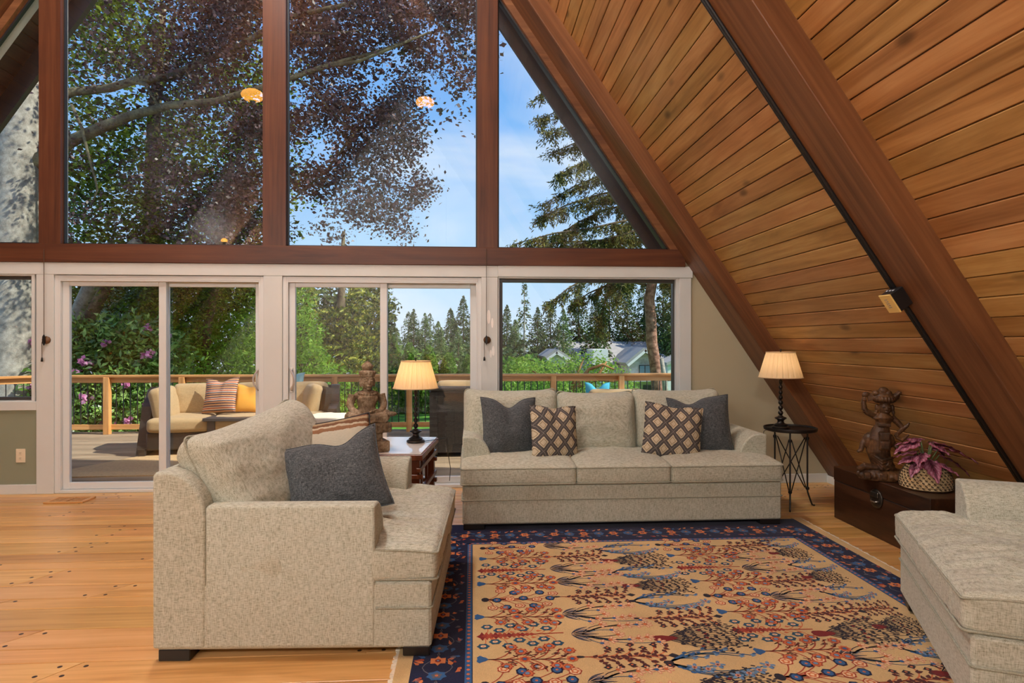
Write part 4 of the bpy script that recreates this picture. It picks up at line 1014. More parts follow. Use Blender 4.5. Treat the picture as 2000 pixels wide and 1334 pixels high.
b.ell((0, .0, .535), (.050, .054, .064)); b.ell((0, -.052, .528), (.009, .012, .020)); b.ell((0, -.046, .500), (.020, .012, .007)); b.ell((0, -.036, .478), (.02, .016, .012))
for s_ in (-1, 1): b.ell((s_ * .019, -.046, .543), (.014, .010, .006)); b.tube([(s_ * .008, -.052, .556), (s_ * .022, -.049, .562), (s_ * .036, -.036, .556)], .004, 6); b.ell((s_ * .052, .005, .525), (.009, .014, .036))
b.lathe([(.053, .0), (.060, .006), (.056, .014), (.058, .03), (.064, .036), (.052, .044), (.030, .055), (.040, .062), (.046, .078), (.040, .092), (.022, .106), (.008, .118), (0, .122)], 18, (0, .006, .570))
for k in range(9): a = R(-90 + (k - 4) * 26); b.ell((.056 * math.cos(a), .006 + .056 * math.sin(a), .600), (.010, .010, .017), n=8, m=6)
remesh(b, 'figure', M_STONE, bud, .0034, 1)

# carved dancer on the trunk
dp = at(1722, 923, Z=.418); dan = empty('carved_dancer', (2.965, dp.y - .22, .418), R(-22)); dan.scale = (.94,) * 3; tag(dan, 'carved brown wooden dancer with a tall headdress and raised arm on the trunk', 'statue')
b = MB()
b.lathe([(.0, 0), (.155, 0), (.160, .03), (.148, .065), (.12, .080), (0, .085)], 24, (0, 0, 0), 1.0, .62)
for k in range(16): a = 2 * math.pi * k / 16; b.ell((.155 * math.cos(a), .096 * math.sin(a), .035), (.018, .012, .022), n=8, m=6)
for x in (-.11, 0, .10): b.box(x - .022, x + .022, -.105, -.07, .012, .06, .004)
b.tube([(-.16, -.03, .07), (-.12, -.05, .105), (-.02, -.06, .095)], [.022, .03, .02], 10)
remesh(b, 'plinth', M_CARVE, dan, .005, 1)
b = MB()
b.tube([(.02, 0, .085), (.0, .0, .14), (-.02, .0, .22), (-.012, .0, .31), (.0, 0, .37), (.008, 0, .415)], [.082, .072, .082, .084, .066, .050], 20)
for k in range(4): b.tube([(-.075 + .01 * k, -.045, .20 - .02 * k), (-.01, -.085, .155 - .022 * k), (.07 - .004 * k, -.055, .18 - .018 * k)], .010, 8)
b.tube([(.02, -.06, .13), (.06, -.05, .10), (.10, -.03, .078)], [.03, .024, .012], 8); b.tube([(-.02, -.05, .12), (.0, -.07, .09)], [.03, .03], 8)
b.ell((-.075, .01, .29), (.05, .05, .07)); b.ell((.05, 0, .30), (.045, .05, .06))
b.box(-.03, .045, -.100, -.06, .24, .375, .004); b.box(-.022, .037, -.106, -.09, .25, .30, .003); b.box(-.022, .037, -.106, -.09, .315, .36, .003)
b.tube([(.006, 0, .40), (.014, 0, .44), (.016, -.004, .48), (.016, 0, .51)], [.050, .052, .066, .04], 16)
b.lathe([(.07, -.008), (.078, .0), (.07, .012)], 20, (.014, 0, .472), 1, .8); b.box(-.03, .055, -.062, -.03, .412, .438, .004)
b.tube([(-.045, 0, .49), (-.095, -.01, .515), (-.115, -.012, .535)], [.026, .024, .022], 10); b.tube([(-.115, -.012, .535), (-.122, -.012, .59), (-.118, -.012, .625)], [.022, .018, .016], 10)
b.tube([(-.130, -.012, .612), (-.105, -.012, .618)], [.02, .02], 8)
b.ell((-.108, -.014, .655), (.030, .014, .022), (0, R(-30), 0)); b.add([(-.09, -.02, .60), (-.03, -.02, .625), (-.04, -.02, .665), (-.10, -.02, .66), (-.09, 0, .60), (-.03, 0, .625), (-.04, 0, .665), (-.10, 0, .66)], [[0, 1, 2, 3], [7, 6, 5, 4], [0, 4, 5, 1], [1, 5, 6, 2], [2, 6, 7, 3], [3, 7, 4, 0]])
b.tube([(.07, 0, .485), (.115, -.01, .44), (.145, -.02, .40)], [.026, .022, .018], 10); b.tube([(.145, -.02, .40), (.10, -.045, .36), (.085, -.05, .34)], [.018, .015, .012], 10)
b.tube([(.145, -.02, .40), (.17, -.03, .425), (.185, -.03, .45)], [.018, .012, .006], 8); b.tube([(.09, -.05, .335), (.13, -.05, .315), (.18, -.04, .36)], [.012, .016, .008], 8)
for k in range(3): b.tube([(.085 + .008 * k, -.055, .345), (.08 + .01 * k, -.06, .375)], [.007, .004], 6)
b.tube([(-.085, .02, .33), (-.125, .0, .27), (-.14, -.01, .22), (-.165, -.015, .205)], [.028, .022, .018, .010], 10); b.tube([(.07, .02, .30), (.11, .0, .25), (.13, 0, .20)], [.022, .02, .01], 8)
b.ell((.025, -.012, .552), (.044, .048, .056)); b.ell((.03, -.058, .548), (.008, .010, .016)); b.ell((.03, -.052, .525), (.016, .01, .006))
for s_ in (-1, 1): b.ell((.028 + s_ * .018, -.052, .562), (.012, .008, .005)); b.ell((.025 + s_ * .052, .0, .55), (.016, .02, .032)); b.ell((.025 + s_ * .058, -.005, .52), (.012, .014, .02))
b.lathe([(.060, 0), (.072, .012), (.062, .022), (.082, .04), (.07, .055), (.055, .07), (.02, .085)], 20, (.022, 0, .590), 1, .8)
for k in range(11): a = R(-180 + 18 * k); b.ell((.022 + .07 * math.cos(a), .055 * math.sin(a) - .005, .622), (.014, .014, .022), n=8, m=6)
for (x, z, r_) in ((-.035, .665, .030), (.015, .685, .036), (.045, .668, .028), (-.01, .655, .028)): b.ell((x, -.01, z), (r_, .028, r_ * .85))
b.tube([(.07, 0, .62), (.105, 0, .645), (.125, 0, .685)], [.032, .026, .012], 10)
for k in range(5): b.ell((.075 + .012 * k, -.02, .625 + .012 * k), (.014, .012, .012), n=8, m=6)
remesh(b, 'figure', M_CARVE, dan, .0032, 1)

# begonia in a woven basket
pp = at(1803, 948, Z=.418); bk = empty('potted_begonia', (3.105, pp.y - .06, .418)); bk.scale = (.92,) * 3; tag(bk, 'pink leaved begonia in a pale coiled basket on the trunk', 'potted plant')
pr = []; ncoil = 9
for i in range(ncoil):
    f = i / (ncoil - 1); r0 = .145 + .028 * math.sin(math.pi * (f * .8 + .25)) - .028 * f; z0 = .012 + f * .155
    for k in range(5): tt = k / 4; pr.append((r0 + .0075 * math.sin(math.pi * tt), z0 + (tt - .5) * .0185))
m, n, l, bb_ = new_mat('coiled seagrass'); bb_.inputs['Roughness'].default_value = .85
v = n.new('ShaderNodeTexCoord').outputs['Object']; br = noise(n, l, mapping(n, l, v, (70, 70, 110)), 1.0, 3, .6); r_ = ramp(n, [(.30, srgb(92, 70, 46)), (.42, srgb(190, 162, 116)), (.7, srgb(226, 204, 162))]); l.new(br, r_.inputs[0]); l.new(r_.outputs[0], bb_.inputs['Base Color']); bump(n, l, bb_, br, .6, .006)
o = MB().lathe([(0, .004), (.13, .004)] + pr + [(.118, .165), (.118, .14), (0, .14)], 48).build('basket', m, bk, smooth=True)
stc = MB(); rnd = random.Random(4)
for i in range(ncoil):
    f = i / (ncoil - 1); r0 = .145 + .028 * math.sin(math.pi * (f * .8 + .25)) - .028 * f; z0 = .012 + f * .155
    for k in range(30):
        a = 2 * math.pi * (k + .5 * (i % 2)) / 30; stc.box(-.008, .008, -.0025, .0025, -.004, .004, 0); 
        mt = Matrix.Translation(((r0 + .0075) * math.cos(a), (r0 + .0075) * math.sin(a), z0 + .007)) @ Matrix.Rotation(a + R(90), 4, 'Z') @ Matrix.Rotation(R(25), 4, 'Y')
        for q in range(8): stc.V[-8 + q] = mt @ stc.V[-8 + q]
tag(stc.build('stitching', plain('dark seagrass stitch', srgb(74, 58, 40), .9), o), kind='stuff')
MB().lathe([(0, .145), (.117, .142)], 20).build('soil', plain('dark potting soil', (.03, .022, .015), .95, bs=.5, bsc=80), bk)
m, n, l, bb_ = new_mat('begonia leaf'); bb_.inputs['Roughness'].default_value = .45
spx = n.new('ShaderNodeSeparateXYZ'); l.new(n.new('ShaderNodeTexCoord').outputs['UV'], spx.inputs[0]); e_ = math_(n, l, 'ABSOLUTE', math_(n, l, 'SUBTRACT', spx.outputs['X'], .5))
fn_ = noise(n, l, mapping(n, l, objvec(n, l), (60, 60, 60)), 1.0, 3); vein = math_(n, l, 'FRACT', math_(n, l, 'ADD', math_(n, l, 'MULTIPLY', spx.outputs['Y'], 7.0), math_(n, l, 'MULTIPLY', e_, -6.0)))
k_ = math_(n, l, 'ADD', math_(n, l, 'MULTIPLY', e_, 1.25), math_(n, l, 'ADD', math_(n, l, 'MULTIPLY', fn_, .35), math_(n, l, 'MULTIPLY', vein, .22)))
r_ = ramp(n, [(.25, srgb(58, 26, 36)), (.48, srgb(128, 62, 84)), (.66, srgb(184, 128, 148)), (.85, srgb(140, 62, 88))]); l.new(k_, r_.inputs[0]); l.new(r_.outputs[0], bb_.inputs['Base Color'])
M_BEG = m; M_STEM = plain('green stem', srgb(92, 116, 70), .5)
rnd = random.Random(8)
def begonia_leaf(L, wd, droop, sd):
    nu, nv = 8, 12; V = []; Fc = []; UV = []
    r = random.Random(sd)
    for j in range(nv + 1):
        t_ = j / nv; half = wd * (math.sin(math.pi * min(1, t_ * .98 + .02) ** .62)) ** .9 * (1 - .25 * t_)
        for i in range(nu + 1):
            u = i / nu * 2 - 1; rag = 1 + (.10 * math.sin(t_ * 34 + sd) if abs(u) == 1 else 0); x = half * u * rag
            y = L * t_ + .10 * wd * (abs(u) if t_ < .15 else 0) * -1; z = -droop * L * t_ ** 1.8 - .35 * abs(x) ** 1.3 + .006 * math.sin(t_ * 22 + 3 * abs(u)) + .004 * r.uniform(-1, 1)
            V.append((x, y, z)); UV.append((i / nu, t_))
    Fc = [[j * (nu + 1) + i, j * (nu + 1) + i + 1, (j + 1) * (nu + 1) + i + 1, (j + 1) * (nu + 1) + i] for j in range(nv) for i in range(nu)]
    me = mesh('leaf', V, Fc); uv = me.uv_layers.new(name='uv')
    for lp_ in me.loops: uv.data[lp_.index].uv = UV[lp_.vertex_index]
    me.polygons.foreach_set('use_smooth', [True] * len(me.polygons)); me.materials.append(M_BEG); return me
BL = [begonia_leaf(.20, .062, .35, 1), begonia_leaf(.17, .055, .2, 2), begonia_leaf(.22, .05, .55, 3)]
# (azimuth, stem top radius, height, pitch, mesh)
for az, rr_, hz, pit, k in ((185, .07, .335, 4, 0), (165, .04, .345, 0, 1), (-20, .05, .340, 4, 0), (20, .05, .335, 8, 2), (-80, .05, .335, 10, 1), (90, .05, .345, -5, 1), (-140, .07, .26, 0, 0), (-170, .08, .235, 5, 1), (-110, .07, .215, 22, 0), (-60, .07, .205, 18, 1), (-15, .09, .245, 8, 2), (25, .08, .275, -14, 1), (120, .06, .26, 6, 0), (-155, .09, .20, 25, 1), (-35, .08, .30, -8, 2), (70, .07, .25, 10, 2)):
    a = R(az); p = Vector((rr_ * math.cos(a), rr_ * math.sin(a), hz)); lf = link('leaf', BL[k], None, bk, p, (R(-pit), R(rnd.uniform(-14, 14)), a - R(90)))
    MB().tube([(.02 * math.cos(a), .02 * math.sin(a), .14), (rr_ * .5 * math.cos(a), rr_ * .5 * math.sin(a), hz * .75), p], [.004, .0035, .003], 6).build('stem', M_STEM, bk, smooth=True)
MB().tube([(.02, -.02, .14), (.08, -.06, .17), (.16, -.05, .215)], [.002, .0015, .0008], 5).build('stem', M_STEM, bk)

# small fittings ------------------------------------------------------
oc = at(41, 890, Y=0); ol = empty('wall_outlet', (oc.x, 0, oc.z)); tag(ol, 'cream wall outlet on the sage green wall', 'outlet')
MP = plain('almond plastic', srgb(226, 214, 186), .35)
MB().box(-.042, .042, -.008, 0, -.064, .064, .003).build('cover_plate', MP, ol)
for z in (-.024, .024):
    rc_ = MB().box(-.017, .017, -.0105, -.007, z - .015, z + .015, .004).build('receptacle', MP, ol); s_ = MB()
    for x in (-.006, .006): s_.box(x - .0012, x + .0012, -.0112, -.010, z - .002, z + .008)
    s_.ell((0, -.0108, z - .008), (.0024, .0006, .0024), n=8, m=5); s_.build('slots', M_GASKET, rc_)
vt = empty('floor_vent', (-3.58, -.29, 0), 0); tag(vt, 'low wooden floor vent lying by the left sliding door', 'vent')
M_VENT = wood('pale oak vent', (srgb(170, 112, 56), srgb(206, 150, 88), srgb(226, 176, 116)), axis=0, rough=.35, grain=14, stretch=10, objvar=.1)
for a in ((-.167, .167, -.10, -.075), (-.167, .167, .075, .10), (-.167, -.135, -.075, .075), (.135, .167, -.075, .075), (-.008, .008, -.075, .075)): MB().box(a[0], a[1], a[2], a[3], .0005, .016, .003).build('frame', M_VENT, vt)
for sx in (-1, 1):
    for k in range(9): x = sx * (.02 + .0128 * k + .004); MB().box(x - .0035, x + .0035, -.075, .075, .001, .012).build('slat', M_VENT, vt)
MB().box(-.135, .135, -.075, .075, .0003, .0012).build('well', M_GASKET, vt)
M_CORD = plain('brown cord', srgb(84, 66, 50), .8)
for (px_, ytop, ycl, lab) in ((84, 486, 664, 'blind cord with dark cleat hanging left of the left sliding door'), (950, 486, 664, 'blind cord with dark cleat hanging between door and picture window')):
    t0 = at(px_, ytop, Y=-.06); c0 = at(px_, ycl, Y=-.06); pu = empty('blind_cord', (c0.x, -.03, c0.z)); tag(pu, lab, 'cord', 'blind cords')
    MB().tube([(0, -.018, t0.z - c0.z), (0, -.018, .03)], .0028, 6).build('cord', M_CORD, pu)
    MB().tube([(-.012, -.016, .0), (-.022, -.014, -.03), (-.020, -.014, -.12), (-.020, -.014, -.165)], .0028, 6).build('cord_tail', M_CORD, pu)
    MB().lathe([(0, -.012), (.034, -.011), (.036, 0), (.034, .011), (0, .012)], 20).build('wheel', wood('wheel wood', (srgb(60, 40, 26), srgb(96, 68, 44), srgb(120, 88, 60)), axis=0), pu, (.008, .004, 0), (R(90), 0, 0), True)
    MB().prism([(-.010, -.03), (0, -.05), (.010, -.03), (.010, .03), (0, .05), (-.010, .03)], 'y', -.026, -.012).build('cleat', M_IRON, pu)
    MB().lathe([(.003, .0), (.007, -.01), (.010, -.04), (.0, -.042)], 10, (-.020, -.014, -.16)).build('tassel', M_IRON, pu, smooth=True)
# conduit and electrical box on the second beam
def slope_pt(s_, y, off): X = KU / TM - s_ * CA - off * SA; return Vector((X, y, s_ * SA - off * CA))
cd = empty('conduit', (0, 0, 0)); tag(cd, 'pair of black cables running down the wide sloping beam', 'conduit')
for dy in (0, .022): MB().tube([slope_pt(.02, -2.618 - dy, .012), slope_pt(8, -2.618 - dy, .012)], .0105, 8).build('cable', M_GASKET, cd, smooth=True)
q = slope_pt((at(1750, 590, Y=-2.64)[2] + .04) / SA, -2.645, 0)
eb = empty('junction_box', q); eb.rotation_euler = (0, ANG, 0); tag(eb, 'black electrical box with a pale yellow cover plate on the sloping beam', 'box')
M_BLK = plain('black metal box', (.012, .011, .012), .4)
# local: -x up the slope, z outward from the room
MB().box(-.058, .058, -.048, .048, -.085, -.001, .003).build('housing', M_BLK, eb)
pl_ = MB().box(-.061, .061, -.050, .050, -.094, -.085, .003).build('cover_plate', plain('pale brass plate', srgb(236, 200, 120), .35), eb)
mk = MB()
for k in range(5): mk.box(-.030 + .013 * k - .002, -.030 + .013 * k + .002, -.006, .014 - .004 * (k % 2), -.0948, -.0938)
mk.box(-.034, .030, .018, .019, -.0948, -.0938); mk.build('marking', plain('grey print', (.25, .27, .30), .6), pl_)
for k in range(3): MB().lathe([(0, -.059), (.012, -.060), (.012, -.063), (.008, -.066), (0, -.066)], 12).build('knockout', plain('dull steel', (.2, .2, .21), .4, .8), eb, (0, -.026 + .026 * k, -.045), (0, R(90), 0))
# ------------------------------------------------------------------ deck, railing, garden
ZD = -.10
M_DECK = wood('weathered deck boards', (srgb(108, 92, 74), srgb(150, 130, 106), srgb(176, 156, 130)), axis=0, rough=.8, grain=7, stretch=20, objvar=.16, bs=.3, spec=.2)
M_DECKO = wood('amber deck boards under the eaves', (srgb(168, 116, 58), srgb(206, 152, 86), srgb(224, 174, 108)), axis=0, rough=.6, grain=7, stretch=20, objvar=.12, bs=.2, spec=.3)
M_CEDAR = wood('cedar railing', (srgb(170, 116, 62), srgb(208, 150, 88), srgb(228, 178, 116)), axis=0, rough=.6, grain=9, stretch=14, objvar=.1, bs=.15, knots=.1)
M_CEDARV = wood('cedar railing posts', (srgb(170, 116, 62), srgb(208, 150, 88), srgb(228, 178, 116)), axis=2, rough=.6, grain=9, stretch=14, objvar=.1, bs=.15, knots=.1)
deck = empty('deck', (0, 0, ZD)); tag(deck, 'wooden deck of narrow boards outside the glass doors', 'deck', kind='structure')
y = .16; i = 0; dme = {}
while y < 4.78:
    k = 'o' if y < .75 else 'g'
    if k not in dme: dme[k] = MB().box(-7, 7, .003, .139, -.035, 0, .003).build('src').data; dme[k].materials.append(M_DECKO if k == 'o' else M_DECK); bpy.data.objects.remove(bpy.data.objects['src'])
    link('deck_board', dme[k], None, deck, (-1.8 + .35 * (i % 3), y, 0)); y += .142; i += 1
MB().box(-9.2, 5.6, 4.66, 4.70, -.25, -.036).build('rim_joist', M_CEDAR, deck)
rl = empty('deck_railing', (0, 4.6, ZD)); tag(rl, 'cedar deck railing with thin black balusters', 'railing')
Yr = 4.6; zc = .966
pxs = [213, 359, 507, 655, 800, 940, 1080, 1212, 1345]
X_ = [at(p, 800, Y=Yr).x for p in pxs]
xl_, xrr = at(78, 740, Y=Yr).x, 5.4
MB().box(xl_ - .05, xrr, -.085, .085, zc - .036, zc, .004).build('top_rail', M_CEDAR, rl)
MB().box(xl_, xrr, -.02, .02, zc - .036 - .09, zc - .036, .003).build('under_rail', M_CEDAR, rl); MB().box(xl_, xrr, -.02, .02, .07, .155, .003).build('bottom_rail', M_CEDAR, rl)
pme = MB().box(-.046, .046, -.095, -.004, -.02, zc - .036, .004).build('src').data; pme.materials.append(M_CEDARV); bpy.data.objects.remove(bpy.data.objects['src'])
for x in X_ + [xl_]: link('post', pme, None, rl, (x, 0, 0))
bme = MB().lathe([(.0085, .155), (.0085, zc - .126)], 6).build('src').data; bme.materials.append(plain('black baluster', (.012, .012, .013), .4)); bpy.data.objects.remove(bpy.data.objects['src'])
x = xl_ + .08
while x < xrr:
    link('baluster', bme, None, rl, (x, 0, 0)); x += .1125
# angled return on the left
p1 = Vector((xl_, 0, 0)); p2 = at(-60, 740, Y=4.0); p2 = Vector((p2.x, 4.0 - Yr, 0)); d = (p2 - p1); L = d.length; az = math.atan2(d.y, d.x)
for nm, (y0, y1, z0, z1) in (('top_rail', (-.085, .085, zc - .036, zc)), ('under_rail', (-.02, .02, zc - .126, zc - .036)), ('bottom_rail', (-.02, .02, .07, .155))):
    MB().box(0, L + 1.5, y0, y1, z0, z1, .003).build(nm, M_CEDAR, rl, p1, (0, 0, az))
s_ = .1
while s_ < L + 1.4: link('baluster', bme, None, rl, p1 + d.normalized() * s_); s_ += .1125

# wicker deck furniture --------------------------------------------------
def wicker(name, c0, c1):
    m, n, l, b = new_mat(name); b.inputs['Roughness'].default_value = .5
    v = n.new('ShaderNodeTexCoord').outputs['Object']; ck = n.new('ShaderNodeTexBrick')
    ck.inputs['Scale'].default_value = 1.0; ck.inputs['Brick Width'].default_value = .035; ck.inputs['Row Height'].default_value = .012; ck.inputs['Mortar Size'].default_value = .0022
    vm = n.new('ShaderNodeSeparateXYZ'); l.new(v, vm.inputs[0]); cb = n.new('ShaderNodeCombineXYZ'); l.new(math_(n, l, 'ADD', vm.outputs['X'], vm.outputs['Y']), cb.inputs[0]); l.new(vm.outputs['Z'], cb.inputs[1]); l.new(cb.outputs[0], ck.inputs['Vector'])
    ck.inputs['Color1'].default_value = col(c0); ck.inputs['Color2'].default_value = col(c1); ck.inputs['Mortar'].default_value = col(tuple(x * .2 for x in c0)); l.new(ck.outputs['Color'], b.inputs['Base Color'])
    bump(n, l, b, ck.outputs['Fac'], -.6, .004); return m
M_WICK = wicker('dark brown wicker', srgb(40, 34, 30), srgb(66, 58, 52)); M_WICKG = wicker('grey wicker', srgb(96, 96, 98), srgb(140, 140, 142))
M_TAN = fabric('tan outdoor canvas', srgb(150, 126, 92), srgb(172, 146, 108), srgb(188, 162, 124), 1, .1, amount=.4); M_CREAMC = fabric('cream outdoor canvas', srgb(220, 206, 176), srgb(236, 224, 198), srgb(244, 234, 212), 1, .1, amount=.4)
def soft(nm, w, d, h, mat, parent, loc, rot=(0, 0, 0), r=.05, wr=.006, sd=0): return link(nm, cushion(nm, w, d, h, r, .03, wr, (4, 4, 4), sd, 18), mat, parent, loc, rot)
# long sofa set across the deck corner, back to the railing
sec = empty('wicker_sofa', (-3.22, 3.0, ZD), R(9)); tag(sec, 'dark wicker deck sofa with tan cushions beyond the left door', 'sofa')
MB().box(-1.15, 1.15, -.42, .42, .08, .32, .02).build('seat_base', M_WICK, sec)
MB().prism([(.30, .05), (.46, .05), (.54, .84), (.44, .86)], 'x', -1.15, 1.15).build('backrest', M_WICK, sec)
MB().prism([(-.42, .0), (.50, .0), (.56, .84), (.20, .86), (.05, .84), (-.18, .62)], 'x', -1.27, -1.15).build('side_panel', M_WICK, sec, (0, 0, .02)); MB().prism([(-.42, .0), (.50, .0), (.56, .84), (.36, .84), (.20, .60), (-.42, .56)], 'x', 1.15, 1.27).build('side_panel', M_WICK, sec, (0, 0, .02))
for x, y in ((-1.2, -.38), (1.2, -.38), (-1.2, .42), (1.2, .42)): MB().box(x - .04, x + .04, y - .04, y + .04, 0, .1).build('foot', M_WICK, sec)
for k, x in enumerate((-.76, 0, .76)): soft('seat_cushion', .75, .80, .17, M_TAN, sec, (x, -.06, .405), sd=k)
soft('back_cushion', .76, .46, .2, M_TAN, sec, (-.62, .26, .68), (R(78), 0, 0), .07, .012, 3); soft('back_cushion', .60, .46, .2, M_TAN, sec, (.80, .27, .68), (R(78), 0, 0), .07, .012, 4); soft('back_cushion', .55, .46, .2, M_TAN, sec, (.10, .27, .68), (R(78), 0, 0), .07, .012, 5)
soft('side_cushion', .60, .46, .18, M_TAN, sec, (-1.03, -.02, .66), (R(78), 0, R(88)), .07, .012, 6)
M_ST2 = stripe_mat('orange navy and cream stripes', [(0, srgb(206, 148, 104)), (.16, srgb(60, 62, 88)), (.26, srgb(226, 206, 180)), (.36, srgb(196, 96, 66)), (.50, srgb(226, 206, 180)), (.58, srgb(120, 84, 92)), (.72, srgb(214, 160, 112)), (.88, srgb(70, 66, 84)), (1, srgb(206, 148, 104))], .12, wobs=.004)
def dthrow(label, mat, w, px_, py_, Y, rot, chop=.04, sd=0): return throw(label, mat, w, w, .15, at(px_, py_, Y=Y), rot, chop, sd, group='deck cushions')
dthrow('orange and navy striped cushion on the wicker deck sofa', M_ST2, .50, 431, 772, 2.86, (R(-18), R(-4), R(-12)), .05, 3)
dthrow('amber yellow cushion on the wicker deck sofa', plain('amber canvas', srgb(222, 160, 62), .9), .40, 486, 778, 2.95, (R(-18), R(3), R(6)), .03, 4)
dthrow('dusty teal cushion at the far end of the wicker deck sofa', plain('dusty teal canvas', srgb(92, 128, 140), .9), .36, 572, 750, 3.6, (R(-14), 0, R(-20)), .03, 5)
# end piece of the sectional
ep = empty('wicker_chair', (at(577, 800, Y=3.3).x, 3.3, ZD), R(-62)); tag(ep, 'wicker deck chair with a tan back cushion seen through the right door', 'chair')
MB().box(-.36, .36, -.36, .36, .08, .32, .02).build('seat_base', M_WICK, ep); MB().prism([(.26, .05), (.38, .05), (.44, .84), (.36, .86)], 'x', -.36, .36).build('backrest', M_WICK, ep); soft('seat_cushion', .7, .68, .16, M_TAN, ep, (0, -.03, .40), sd=8); soft('back_cushion', .66, .46, .17, M_TAN, ep, (0, .20, .66), (R(80), 0, 0), .07, .012, 9)
for x in (-.32, .32):
    for y in (-.32, .32): MB().box(x - .03, x + .03, y - .03, y + .03, 0, .09).build('foot', M_WICK, ep)
# low table
lt = empty('deck_table', (at(466, 800, Y=2.75).x, 2.75, ZD)); tag(lt, 'dark slatted low table in front of the wicker deck sofa', 'table')
M_DKT = plain('charcoal table', srgb(58, 58, 60), .5)
for k in range(6): MB().box(-.35, .35, -.33 + .11 * k, -.225 + .11 * k, .46, .50, .003).build('slat', M_DKT, lt)
for x in (-.26, .26):
    MB().box(x - .05, x + .05, -.28, .28, 0, .46, .004).build('leg', M_DKT, lt)
# ottoman by the door
ot = empty('wicker_ottoman', (at(656, 830, Y=1.9).x, 1.95, ZD), R(-8)); tag(ot, 'grey wicker ottoman with a plump cream cushion', 'ottoman')
MB().box(-.40, .36, -.34, .34, .06, .40, .02).build('wicker_base', M_WICKG, ot); soft('cushion', .78, .70, .17, M_CREAMC, ot, (-.02, 0, .485), r=.07, wr=.01, sd=12)
for x in (-.36, .32):
    for y in (-.30, .30): MB().box(x - .025, x + .025, y - .025, y + .025, 0, .07).build('foot', M_WICK, ot)
# armchair with its back to the room
def wicker_arm(label, X, Y, rz, cush=True):
    a = empty('wicker_armchair', (X, Y, ZD), rz); tag(a, label, 'chair')
    MB().prism([(-.36, .06), (.36, .06), (.40, .88), (.28, .90), (.22, .42), (-.36, .42)], 'x', -.33, .33).build('seat_shell', M_WICK, a)
    for s_ in (-1, 1): MB().prism([(-.38, .04), (.38, .04), (.42, .86), (.24, .88), (.10, .64), (-.38, .60)], 'x', s_ * .36 - .05, s_ * .36 + .05).build('arm', M_WICK, a)
    MB().box(-.41, .41, .27, .45, .87, .93, .02).build('top_roll', M_WICK, a)
    for x in (-.36, .36):
        for y in (-.32, .32): MB().box(x - .03, x + .03, y - .03, y + .03, 0, .07).build('foot', M_WICK, a)
    soft('seat_cushion', .60, .58, .14, M_TAN, a, (0, -.08, .49), sd=14); soft('back_cushion', .66, .50, .17, M_TAN, a, (0, .17, .74), (R(82), 0, 0), .07, .012, 15); return a
wa = at(838, 893, Z=ZD)
wicker_arm('dark wicker armchair outside behind the lamp table', wa.x + .42, wa.y + .35, R(180))
wx = at(1196, 766, Y=2.4)
w2 = wicker_arm('wicker armchair outside the picture window holding a turquoise cushion', wx.x, 2.4, R(172)); w2.scale = (1, 1, .88)
throw('turquoise cushion with a dented top outside the picture window', plain('turquoise canvas', srgb(72, 176, 206), .85), .34, .36, .14, at(1167, 772, Y=2.55), (R(-10), 0, R(-8)), .085, 7, group='deck cushions')
# jute rug
jr = MB(); a = at(120, 925, Z=ZD); jp = [(-4.95, 1.15), (-.9, 1.3), (-.8, 3.1), (-4.1, 3.05)]
o = MB().prism(jp, 'z', ZD + .001, ZD + .012).build('deck_rug', plain('jute weave', srgb(186, 154, 112), .95, var=.15, vs=40, bs=.4, bsc=200)); tag(o, 'tan jute rug under the deck furniture', 'rug')

# ------------------------------------------------------------------ plants
ZG = -1.15
M_LAWN = plain('lawn grass', srgb(96, 152, 44), .9, var=.30, vs=3, bs=.6, bsc=60, dist=.03)
lw_ = MB().prism([(4.9, ZG - .4), (4.9, ZG), (19, ZG), (34, -7), (160, -7), (160, -7.4), (33, -7.4)], 'x', -60, 70).build('lawn', M_LAWN); tag(lw_, 'bright green lawn beyond the deck', 'lawn', kind='structure')
rng = np.random.default_rng(5)
def leaf_quads(C, size, asp=.55, flat=.0, jit=.35, droop=0.0, dirs=None):
    """one bent diamond leaf at each centre"""
    n = len(C); sz = size * rng.uniform(1 - jit, 1 + jit, n)[:, None]
    if dirs is None: a = rng.normal(size=(n, 3))
    else: a = dirs + .45 * rng.normal(size=(n, 3))
    a[:, 2] *= (1 - flat); a[:, 2] -= droop; a /= np.linalg.norm(a, axis=1, keepdims=True)
    nn = rng.normal(size=(n, 3)); nn[:, 2] += 3 * flat; b = np.cross(nn, a); b /= np.linalg.norm(b, axis=1, keepdims=True) + 1e-9
    up = np.cross(a, b)
    V = np.stack([C - a * sz * .5, C + b * sz * asp * .5 + up * sz * .08, C + a * sz * .5, C - b * sz * asp * .5 + up * sz * .08], 1).reshape(-1, 3)
    return V, np.arange(4 * n).reshape(n, 4)
def foliage(nm, C, size, mat, parent, **k):
    V, Q = leaf_quads(np.asarray(C, float), size, **k); pl_ = np.array(parent.location) if parent is not None else 0
    o = link(nm, fastmesh(nm, V - pl_, Q), mat, parent); tag(o, kind='stuff'); return o
def clusters(centres, per, rad, flat=.5):
    c = np.repeat(np.asarray(centres, float), per, axis=0); d = rng.normal(size=c.shape) * rad; d[:, 2] *= (1 - flat); return c + d
def blob_points(c, r, n, shell=.55):
    d = rng.normal(size=(n, 3)); d /= np.linalg.norm(d, axis=1, keepdims=True); q = (shell + (1 - shell) * rng.random(n)) * (1 + .25 * vnoise(d * 2.2 + np.array(c), 1.0, 3)); return np.array(c) + d * q[:, None] * np.array(r)
M_BARK = carved('pale grey beech bark', srgb(124, 120, 108), srgb(158, 154, 140), srgb(184, 180, 166), .85, 30, .5)
M_BARKD = carved('mossy brown bark', srgb(50, 42, 32), srgb(92, 80, 62), srgb(124, 116, 84), .9, 14, .8)
